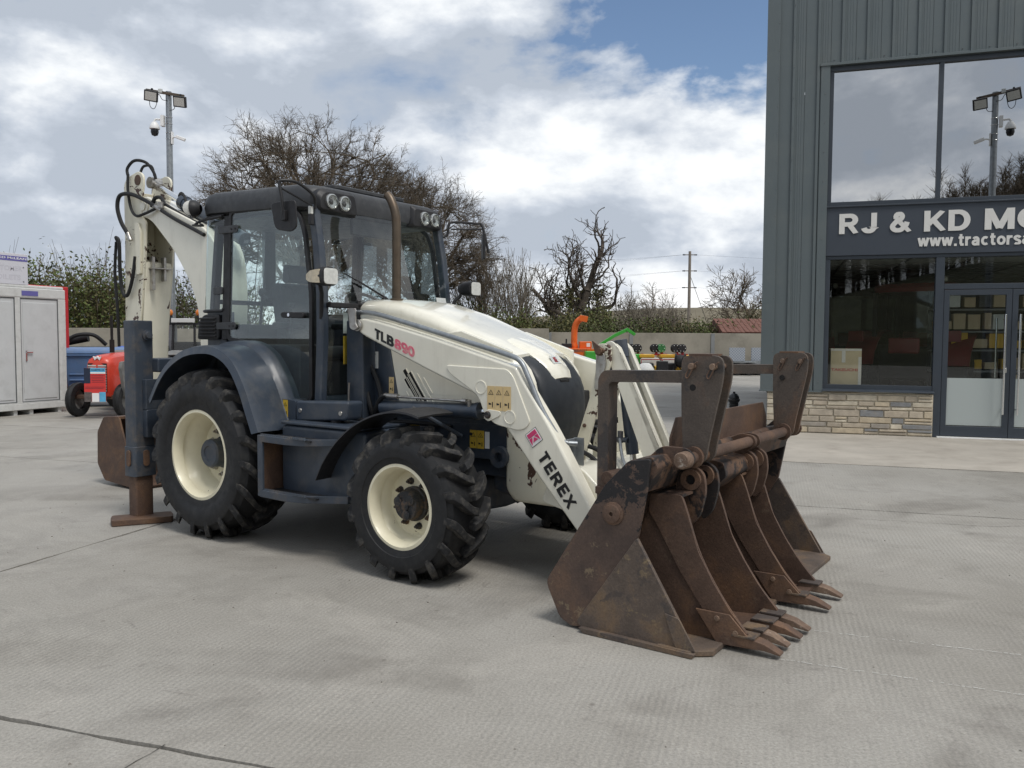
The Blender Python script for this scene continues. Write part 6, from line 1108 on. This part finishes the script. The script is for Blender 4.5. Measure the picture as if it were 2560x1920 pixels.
def trailer(x, y, label):
    e = empty('plant_trailer', (x, y, 0), 0); tag(e, label, 'trailer', 'galvanised plant trailers by the wall'); k6 = lambda n, mb, m, p=None, **k: mb.build(n, m, p or e, **k)
    k6('ramp', MB().bb(-.36, .36, 0, .06, .66, 1.28), 'perforated_steel'); k6('deck', MB().bb(-.9, 1.1, .1, 1.8, .42, .5), 'galvanised', bevel=.01); k6('side_rail', MB().bb(-.9, 1.1, .08, .12, .5, .68), 'galvanised')
    k6('drawbar', MB().tube([(-.9, .8, .42), (-1.7, .8, .40)], .05, 8), 'galvanised'); k6('jockey_leg', MB().cyl((-1.3, .7, .0), (-1.3, .7, .6), .035, n=8), 'galvanised')
    for dx in (.0, .55):
        w_ = k6('wheel', MB().lathe([(.13, -.09), (.25, -.10), (.29, -.05), (.29, .05), (.25, .10), (.13, .09)], (dx, .0, .29), (0, 1, 0), 22, close=True), 'rubber'); k6('rim', MB().lathe([(.15, 0), (.14, -.06), (.08, -.05), (.05, -.08), (.001, -.08)], (dx, .0, .29), (0, 1, 0), 18), 'steel', w_)
    k6('mudguard', MB().bb(-.32, .87, -.1, .1, .60, .63), 'galvanised', bevel=.01); return e
trailer(10.35, 38.1, 'galvanised twin-axle trailer with upright mesh ramp, nearer the washers'); trailer(11.45, 38.4, 'galvanised twin-axle trailer with upright mesh ramp, next to the showroom edge')
bl = empty('bollard', (4.30, 16.0, 0), 0); tag(bl, 'short black cast bollard with domed cap beside the showroom', 'bollard')
MB().lathe([(.10, 0), (.10, .05), (.085, .07), (.085, .40), (.10, .42), (.115, .44), (.115, .47), (.098, .48), (.098, .50), (.09, .53), (.06, .57), (.025, .585), (.024, .61), (.001, .62)], (0, 0, 0), (0, 0, 1), 28).build('cast_post', 'black_gloss', bl); MB().lathe([(.088, 0), (.094, .008), (.088, .016)], (0, 0, .36), (0, 0, 1), 24, close=True).build('cap_ring', 'black_gloss', bl)
# tiled shed
sd = empty('tiled_shed', (11.7, 46, 0), 0); tag(sd, 'small outbuilding with red-brown tiled roof above the wall', 'shed')
plain('roof_tile', (.16, .070, .050), .85, var=.3, scale=1.5, dirt=(.09, .06, .045), dirtamt=.6); MB().bb(0, 6, 0, 4, 0, 1.9).build('shed_wall', 'white_paint', sd); MB().bb(-.1, 6.1, -.18, -.1, 1.80, 2.0).build('fascia', 'white_paint', sd)
MB().prism([(-.2, 2.02), (2.0, 2.80), (4.2, 2.02)], -.1, 6.1, 'x').build('roof', 'roof_tile', sd)
tm = None
for r in range(9):
    for c_ in range(24):
        t0 = r/9; y0 = -.22+2.2*t0; z0 = 2.05+.78*t0
        if tm is None:
            ob = MB().add([(0, 0, 0), (.245, 0, 0), (.245, .26, .092), (0, .26, .092), (0, 0, .03), (.06, 0, .05), (.12, 0, .03), (.245, 0, .022), (0, .26, .122), (.06, .26, .142), (.12, .26, .122), (.245, .26, .114)], [(0, 1, 7, 6, 5, 4), (4, 5, 9, 8), (5, 6, 10, 9), (6, 7, 11, 10), (3, 8, 9, 10, 11, 2), (0, 4, 8, 3), (1, 2, 11, 7), (0, 3, 2, 1)]).build('tile', 'roof_tile', sd); tm = ob.data
        else:
            ob = bpy.data.objects.new('tile', tm); COL.objects.link(ob); ob.parent = sd
        ob.location = (-.1+c_*.258+(0 if r % 2 else .0), y0, z0+rg6.uniform(-.01, .01))
# utility pole and wires
plain('pole_wood', (.22, .19, .16), .9, var=.2, scale=3)
up_ = empty('utility_pole', (12.75, 60, 0), 0); tag(up_, 'wooden power pole with insulators rising above the trees', 'utility pole')
MB().cyl((0, 0, 0), (0, 0, 8.0), .13, .095, n=12).build('post', 'pole_wood', up_)
for z in (7.75, 6.6, 5.4):
    MB().bb(-.42, .42, -.03, .03, z-.03, z+.03).build('cross_arm', 'pole_wood', up_)
    for s in (-1, 1): MB().lathe([(.03, -.10), (.06, -.05), (.03, 0), (.06, .05), (.03, .10)], (s*.42, 0, z), (1, 0, 0), 10).build('insulator', 'slate_worn', up_)
    for k in range(2): MB().tube([Vector((-.45, 0, z)).lerp(Vector((-60, 10+k*8, z+.4-k*.7)), t)+Vector((0, 0, -4*1.2*t*(1-t))) for t in (i/14 for i in range(15))], .0055, 4).build('wire', 'hose_rubber', up_)
    MB().tube([Vector((.45, 0, z)).lerp(Vector((60, -4, z+.3)), t)+Vector((0, 0, -4*1.0*t*(1-t))) for t in (i/14 for i in range(15))], .0055, 4).build('wire', 'hose_rubber', up_)
MB().tube([(0, 0, 6.4), (2.4, 0, 0)], .02, 4).build('stay_wire', 'hose_rubber', up_)

# ---- vegetation
plain('bank_scrub', (.060, .060, .030), 1.0, var=.4, scale=.4, bmp=.6, bscale=2)
def leafmat(name, c, c2, rough=.7):
    mt, t, b = newmat(name); g = N('ShaderNodeNewGeometry', t)
    v = ramp(t, g.outputs['Random Per Island'], [(0, c), (1, c2)]); t.links.new(v, b.inputs['Base Color']); b.inputs['Roughness'].default_value = rough; b.inputs['Specular IOR Level'].default_value = .25
leafmat('leaf_green', (.060, .090, .024), (.135, .16, .052)); leafmat('leaf_olive', (.085, .085, .028), (.15, .135, .055)); leafmat('leaf_dark', (.040, .050, .020), (.080, .085, .036)); leafmat('leaf_tan', (.12, .095, .05), (.18, .15, .08))
plain('bark', (.115, .090, .063), .95, var=.35, scale=1.5); plain('bark_light', (.19, .165, .13), .95, var=.3, scale=1.2); plain('bark_dark', (.080, .064, .050), .95, var=.3)
rng = np.random.default_rng(4)
def tri_mesh(name, V, F, mat, parent):
    me = bpy.data.meshes.new(name); k = F.shape[1]; me.vertices.add(len(V)); me.vertices.foreach_set('co', V.astype(np.float32).ravel())
    me.loops.add(F.size); me.loops.foreach_set('vertex_index', F.astype(np.int32).ravel()); me.polygons.add(len(F)); me.polygons.foreach_set('loop_start', np.arange(0, F.size, k, dtype=np.int32)); me.polygons.foreach_set('loop_total', np.full(len(F), k, np.int32)); me.update(calc_edges=True)
    me.materials.append(MATS[mat]); o = bpy.data.objects.new(name, me); COL.objects.link(o)
    if parent: o.parent = parent
    return o
def sticks(name, segs, mat, parent, sides=3):
    S = np.array(segs, dtype=np.float64); A = S[:, 0:3]; B = S[:, 3:6]; ra = S[:, 6]; rb_ = S[:, 7]; D = B-A; D /= np.maximum(np.linalg.norm(D, axis=1, keepdims=True), 1e-6)
    ref = np.where(np.abs(D[:, 2:3]) < .9, np.array([[0, 0, 1.]]), np.array([[1., 0, 0]])); Uv = np.cross(D, ref); Uv /= np.linalg.norm(Uv, axis=1, keepdims=True); Wv = np.cross(D, Uv); vs = []
    for P_, r in ((A, ra), (B, rb_)):
        for k in range(sides): a = 2*math.pi*k/sides; vs.append(P_ + (Uv*math.cos(a)+Wv*math.sin(a))*r[:, None])
    n = len(S); V = np.stack(vs, 1).reshape(-1, 3); base = np.arange(n)[:, None]*2*sides
    F = np.concatenate([base + np.array([[k, (k+1) % sides, sides+(k+1) % sides, sides+k]]) for k in range(sides)], 0)
    return tri_mesh(name, V, F, mat, parent)
def leaves(name, C_, size, mat, parent, flat=.5):
    n = len(C_); a = rng.normal(size=(n, 3)); a /= np.linalg.norm(a, axis=1, keepdims=True); b = np.cross(a, rng.normal(size=(n, 3))); b /= np.linalg.norm(b, axis=1, keepdims=True); s = size*rng.uniform(.6, 1.4, (n, 1))
    V = np.stack([C_-a*s, C_+b*s*flat, C_+a*s, C_-b*s*flat], 1).reshape(-1, 3); F = np.arange(n*4).reshape(-1, 4); return tri_mesh(name, V, F, mat, parent)
def grow(seed, trunk_h, r0, levels, spread=.9, up=.25, env=None, wob=.22, lean=(0, 0, 1), minr=.006, start=.45, core=None, tmin=.2):
    """branching skeleton; levels = list of (length, children, radius ratio, segments); env(p) says whether a point is inside the crown"""
    rd = random.Random(seed); segs = []; tips = []
    def rec(p, d, r, lv):
        L, nc, rr, ns = levels[lv]; L *= rd.uniform(.7, 1.25); sl = L/ns; r_end = max(minr, r*(.62 if lv < len(levels)-1 else .35)); pts = []
        for k in range(ns):
            w = wob*(1.0 if lv else .4); nd = Vector((d.x+rd.gauss(0, w), d.y+rd.gauss(0, w), d.z+rd.gauss(0, w)+up*.25)).normalized(); q = p+nd*sl
            if env and lv > 0 and not env(q):
                break
            ra_ = r+(r_end-r)*k/ns; rb2 = r+(r_end-r)*(k+1)/ns; segs.append((p.x, p.y, p.z, q.x, q.y, q.z, max(minr, ra_), max(minr, rb2))); pts.append((q, nd, rb2, (k+1)/ns)); p, d = q, nd
        if lv == len(levels)-1 or not pts: tips.append(tuple(p)); return
        for k in range(nc):
            t = start+(1-start)*rd.random() if lv == 0 else rd.uniform(tmin, 1); i = min(len(pts)-1, int(t*len(pts))); q, nd, rq, _ = pts[i]
            if core and lv >= 2 and core(q) and rd.random() < .5: continue
            a = rd.uniform(0, 6.283); side = nd.orthogonal().normalized(); side = Matrix.Rotation(a, 3, nd) @ side; dd = (nd*rd.uniform(.35, .9) + side*spread*rd.uniform(.6, 1.2) + Vector((0, 0, up*rd.uniform(-.2, 1)))).normalized()
            rec(q, dd, max(minr, rq*rr*rd.uniform(.75, 1.1)), lv+1)
        q, nd, rq, _ = pts[-1]; rec(q, nd, max(minr, rq*.9), lv+1)
    rec(Vector((0, 0, 0)), Vector(lean).normalized(), r0, 0); return segs, tips
def make_tree(name, label, loc, mat, seed, trunk_h, r0, levels, group=None, leaf=None, cat='tree', **k):
    e = empty(name, loc, 0); tag(e, label, cat, group); segs, tips = grow(seed, trunk_h, r0, levels, **k)
    big_ = [s for s in segs if s[6] > r0*.22]; small = [s for s in segs if s[6] <= r0*.22]
    sticks('trunk', big_, mat, e, 7); 
    if small: sticks('crown', small, mat, e, 3)
    if leaf:
        lm, ls, per = leaf; T = np.array(tips); T = np.repeat(T, per, 0)+rng.normal(scale=ls*3.0, size=(len(T)*per, 3)); leaves('foliage', T, ls, lm, e)
    return e
def bush(name, label, loc, sz, nleaf, lm, ls, seed, group='hedge and scrub beyond the walls', twigs=260, cat='bush', lm2=None, tip=.25):
    """clumpy shrub: leaves gathered in clusters through the volume, with shoots sticking out of the top"""
    e = empty(name, loc, 0); tag(e, label, cat, group); r = np.random.default_rng(seed); nc = max(12, nleaf//55); cc = r.uniform(-1, 1, (nc, 3)); cc[:, 2] = np.abs(cc[:, 2]); nr = np.linalg.norm(cc*np.array([.75, .75, .8]), axis=1, keepdims=True); cc = np.where(nr > 1, cc/nr, cc)
    P_ = cc[r.integers(0, nc, nleaf)] + r.normal(scale=.13, size=(nleaf, 3)); P_ = P_*np.array(sz); P_[:, 2] = np.abs(P_[:, 2]); h = nleaf//2
    leaves('foliage', P_[:h], ls, lm, e); leaves('foliage', P_[h:], ls*.9, lm2 or lm, e); segs = []
    for k in range(twigs):
        a = np.array([r.uniform(-1, 1)*sz[0]*.8, r.uniform(-1, 1)*sz[1]*.7, 0]); top = np.array([a[0]+r.normal()*.5, a[1]+r.normal()*.4, sz[2]*(r.uniform(.7, 1.0+tip) if k % 3 == 0 else r.uniform(.5, 1.0))]); m_ = (a+top)/2+r.normal(scale=.2, size=3); segs += [(*a, *m_, .022, .014), (*m_, *top, .014, .006)]
        for j in range(3): d = top+r.normal(scale=.35, size=3); q = m_+(top-m_)*r.uniform(.2, .9); segs.append((*q, *d, .009, .005))
    sticks('branches', segs, 'bark', e, 3); return e
def dome(cx_, cy_, cz_, rx, ry, rz): return lambda p: ((p.x-cx_)/rx)**2+((p.y-cy_)/ry)**2+((p.z-cz_)/rz)**2 < 1
def crown_tree(name, label, loc, seed, th, r0, c, rad, n1=11, n2=9, n3=8, n4=5, n5=3, mat='bark', group='bare trees beyond the yard', minr=.0055):
    """wide bare crown: limbs reach for points spread over a dome, then branches and twigs fill out towards its surface"""
    rd = random.Random(seed); e = empty(name, loc, 0); tag(e, label, 'tree', group); segs = []; c = Vector(c)
    def path(p0, d0, p1, r_a, r_b, n, wob):
        L = (p1-p0).length; b1 = p0+d0*L*.45; pts = [p0]; prev = p0
        for k in range(1, n+1):
            t = k/n; q = p0*(1-t)**2+b1*2*t*(1-t)+p1*t*t
            if k < n: q = q+Vector((rd.gauss(0, 1), rd.gauss(0, 1), rd.gauss(0, 1)))*L*wob
            ra_ = r_a+(r_b-r_a)*(k-1)/n; rb2 = r_a+(r_b-r_a)*k/n; segs.append((*prev, *q, max(minr, ra_), max(minr, rb2))); pts.append(q); prev = q
        return pts
    def surf(dv, f): return c+Vector((dv.x*rad[0]*f, dv.y*rad[1]*f, dv.z*rad[2]*f))
    tr_p = path(Vector((0, 0, 0)), Vector((0, 0, 1)), Vector((rd.gauss(0, .2), rd.gauss(0, .2), th)), r0*1.15, r0*.8, 5, .012); g = math.pi*(3-5**.5)
    for i in range(n1):
        zz_ = 1-(i+.5)/n1*1.12; rr = math.sqrt(max(0, 1-zz_*zz_)); dv = Vector((math.cos(g*i+seed)*rr, math.sin(g*i+seed)*rr, zz_)); st_ = tr_p[rd.choice((3, 4, 5, 5))]
        r1 = r0*rd.uniform(.26, .42); lp = path(st_, (dv*.8+Vector((0, 0, .55))).normalized(), surf(dv, rd.uniform(.60, .76)), r1, r1*.38, 9, .024)
        for j in range(n2):
            k = rd.randint(3, 9); q = lp[min(k, 9)]; d2 = (dv+Vector((rd.gauss(0, .46), rd.gauss(0, .46), rd.gauss(0, .36)))).normalized(); r2 = r1*rd.uniform(.26, .40)
            bp = path(q, (lp[min(k, 9)]-lp[k-1]).normalized(), surf(d2, rd.uniform(.74, .92)), r2, r2*.35, 6, .035)
            for m3 in range(n3):
                k2 = rd.randint(2, 6); q2 = bp[k2]; out = ((q2-c).normalized()*.7+(bp[k2]-bp[k2-1]).normalized()*.6+Vector((rd.gauss(0, .5), rd.gauss(0, .5), rd.gauss(0, .45)))).normalized(); r3 = max(minr, r2*.38)
                tp = path(q2, (bp[k2]-bp[k2-1]).normalized(), q2+out*rd.uniform(.45, 1.05), r3, r3*.5, 4, .05)
                for m4 in range(n4):
                    k3 = rd.randint(1, 4); q3 = tp[k3]; o2 = (out+Vector((rd.gauss(0, .6), rd.gauss(0, .6), rd.gauss(0, .6)))).normalized(); up_t = path(q3, out, q3+o2*rd.uniform(.25, .65), r3*.55, minr, 2, .08)
                    for m5 in range(n5): q4 = up_t[rd.randint(1, 2)]; o3 = (o2+Vector((rd.gauss(0, .7), rd.gauss(0, .7), rd.gauss(0, .7)))).normalized(); segs.append((*q4, *(q4+o3*rd.uniform(.12, .32)), minr, minr*.8))
    sticks('trunk', [q for q in segs if q[6] > r0*.16], mat, e, 8); sticks('crown', [q for q in segs if q[6] <= r0*.16], mat, e, 3); return e
crown_tree('oak_tree', 'broad bare oak tree rising behind the cab', (-10.1, 42, 0), 3, 4.3, .46, (.1, 0, 6.4), (6.6, 5.5, 6.2), 20, 10, 9, 6, 4)
crown_tree('oak_tree', 'smaller bare oak right of the cab, crown merging with its neighbour', (-5.3, 44, 0), 8, 3.4, .38, (.2, 0, 5.3), (4.5, 4, 5.2), 16, 9, 8, 6, 4)
DEAD = [(3.4, 8, .58, 5), (3.9, 5, .56, 8), (1.9, 4, .56, 6), (1.0, 3, .6, 4), (.5, 0, .6, 3)]
make_tree('dead_oak', 'half-dead oak with stag-headed limbs and sparse leaves above the orange chipper', (4.5, 55, 0), 'bark_dark', 14, 3, .50, DEAD, env=dome(-.1, 0, 6.0, 3.9, 3, 4.8), up=.42, spread=1.05, wob=.34, minr=.018)
bush('ivy_growth', 'leafy ivy and new growth clothing the trunk of the half-dead oak', (4.5, 55, 1.5), (2.0, 1.4, 3.4), 2200, 'leaf_olive', .11, 77, group=None, twigs=40, cat='ivy', lm2='leaf_dark', tip=0)
WISP = [(.7, 9, .7, 2), (2.6, 5, .6, 5), (1.6, 4, .6, 4), (.9, 2, .6, 3), (.5, 0, .6, 2)]
for i, (x, y, s_, lab) in enumerate(((-1.6, 46, 5, 'thin leafless tree with whippy upright shoots right of the far mirror'), (.3, 47.5, 6, 'thin leafless tree just left of the half-dead oak'))):
    make_tree('bare_tree', lab, (x, y, 0), 'bark_light', s_, 1, .13, WISP, group='bare trees beyond the yard', up=.65, spread=.5, wob=.1, minr=.009, start=.2)
MIDT = [(2.0, 7, .6, 4), (2.0, 5, .62, 5), (1.3, 5, .62, 4), (.8, 4, .62, 3), (.45, 0, .6, 2)]
for i, (x, y, h, s_, lab) in enumerate(((9.4, 66, 1.05, 31, 'pale bare tree between the half-dead oak and the power pole'), (11.0, 64, .95, 33, 'reddish bare tree just left of the power pole'), (12.9, 70, .75, 35, 'small bare tree right behind the power pole'), (17.6, 61, 1.15, 37, 'bare tree at the showroom edge above the tiled shed'), (-15.6, 34, .8, 39, 'small bare tree left of the backhoe dipper'))):
    o = make_tree('bare_tree', lab, (x, y, 0), 'bark_light' if i < 3 else 'bark', s_, 2, .16, MIDT, group='bare trees beyond the yard', up=.3, spread=.8, minr=.012); o.scale = (h, h, h)
bush('hedge', 'dense green hedge with straggly shoots above the wall behind the bins', (-17.6, 30.6, 0), (4.4, 1.6, 3.7), 42000, 'leaf_green', .068, 1, cat='hedge', lm2='leaf_olive', twigs=420)
bush('hedge', 'hedge clump seen under the backhoe boom beside the lamp post', (-11.8, 31.5, 0), (2.4, 1.5, 3.3), 12000, 'leaf_dark', .06, 2, cat='hedge', lm2='leaf_green')
bush('hedge', 'dark hedge growing behind the loader cab', (-6.2, 44.5, 0), (4.5, 1.6, 3.4), 14000, 'leaf_dark', .075, 3, cat='hedge', lm2='leaf_green')
for i, (x, y, sx, sz_, lm, lm2, lab) in enumerate(((-1.5, 44.5, 2.6, 2.8, 'leaf_green', 'leaf_olive', 'green hedge bush above the bonnet of the loader'), (2.2, 45.5, 2.2, 2.5, 'leaf_olive', 'leaf_dark', 'olive scrub bush at the left foot of the half-dead oak'), (4.7, 50, 1.7, 3.0, 'leaf_olive', 'leaf_green', 'yellowish ivy-clad scrub around the half-dead oak trunk'), (6.6, 47, 2.3, 2.4, 'leaf_dark', 'leaf_green', 'dark scrub bush above the pressure washers'), (9.4, 48, 2.2, 2.5, 'leaf_dark', 'leaf_tan', 'brownish scrub bush left of the power pole'), (12.0, 48, 2.2, 2.3, 'leaf_green', 'leaf_green', 'fresh green bush at the foot of the power pole'), (15.0, 53, 2.4, 2.6, 'leaf_dark', 'leaf_tan', 'dark scrub bush behind the tiled shed'), (18.4, 56, 2.6, 3.6, 'leaf_dark', 'leaf_tan', 'scrub bush beneath the bare tree at the showroom edge'))):
    bush('scrub_bush', lab, (x, y, 0), (sx, 1.5, sz_), 13000, lm, .075, 20+i, twigs=45, lm2=lm2)
# distant wooded rise and hill
plain('far_hill', (.16, .135, .085), 1.0, var=.2, scale=.01)
hm = MB(); ring = [(x, 640+40*math.sin(x*.004), 9+16*math.exp(-((x-170)/210)**2)+3*math.sin(x*.011)) for x in range(-900, 1300, 25)]
hm.loft([[(x, y-160, 0) for x, y, z in ring], [(x, y, z) for x, y, z in ring], [(x, y+300, 0) for x, y, z in ring]], closed=False); o = hm.build('hill', 'far_hill', None); tag(o, kind='structure')
# wood behind the viewer, seen only as a reflection in the upper windows
segs = []; rw = random.Random(3)
def bank_z(x): return min(12.0, max(3.5, 7.9+.22*(x+4)))
for k in range(300):
    x = rw.uniform(-34, 26); y = -58-rw.uniform(0, 20); H_ = rw.uniform(6.5, 9.5); p = Vector((x, y, bank_z(x)-.2+(-58-y)*.04))
    segs.append((p.x, p.y, p.z, p.x+rw.gauss(0, .3), p.y, p.z+H_, .16, .03))
    for j in range(60):
        t = rw.uniform(.12, 1); q = p+Vector((0, 0, H_*t)); L = 2.1*math.sin(math.pi*(t*.68+.22))*rw.uniform(.5, 1); a = rw.uniform(0, 6.28); d = Vector((math.cos(a), math.sin(a), rw.uniform(.9, 2.2))).normalized()*L; m_ = q+d*.6
        segs.append((*q, *(q+d), .03, .012))
        for i in range(3): segs.append((*m_, *(m_+Vector((rw.gauss(0, .5), rw.gauss(0, .5), rw.uniform(.2, 1.0)))), .018, .010))
o = sticks('far_wood', segs, 'bark', None, 3); tag(o, 'dark leafless wood on the rise, mirrored in the upper windows', 'wood', kind='stuff')
bk_ = MB(); pr = [(x, bank_z(x)) for x in range(-120, 130, 8)]
bk_.loft([[(x, -30, -.02) for x, z in pr], [(x, -44, z*.45) for x, z in pr], [(x, -58, z) for x, z in pr], [(x, -90, z+2) for x, z in pr], [(x, -170, 0) for x, z in pr]], closed=False); o = bk_.build('wooded_bank', 'bank_scrub', None); tag(o, kind='structure')
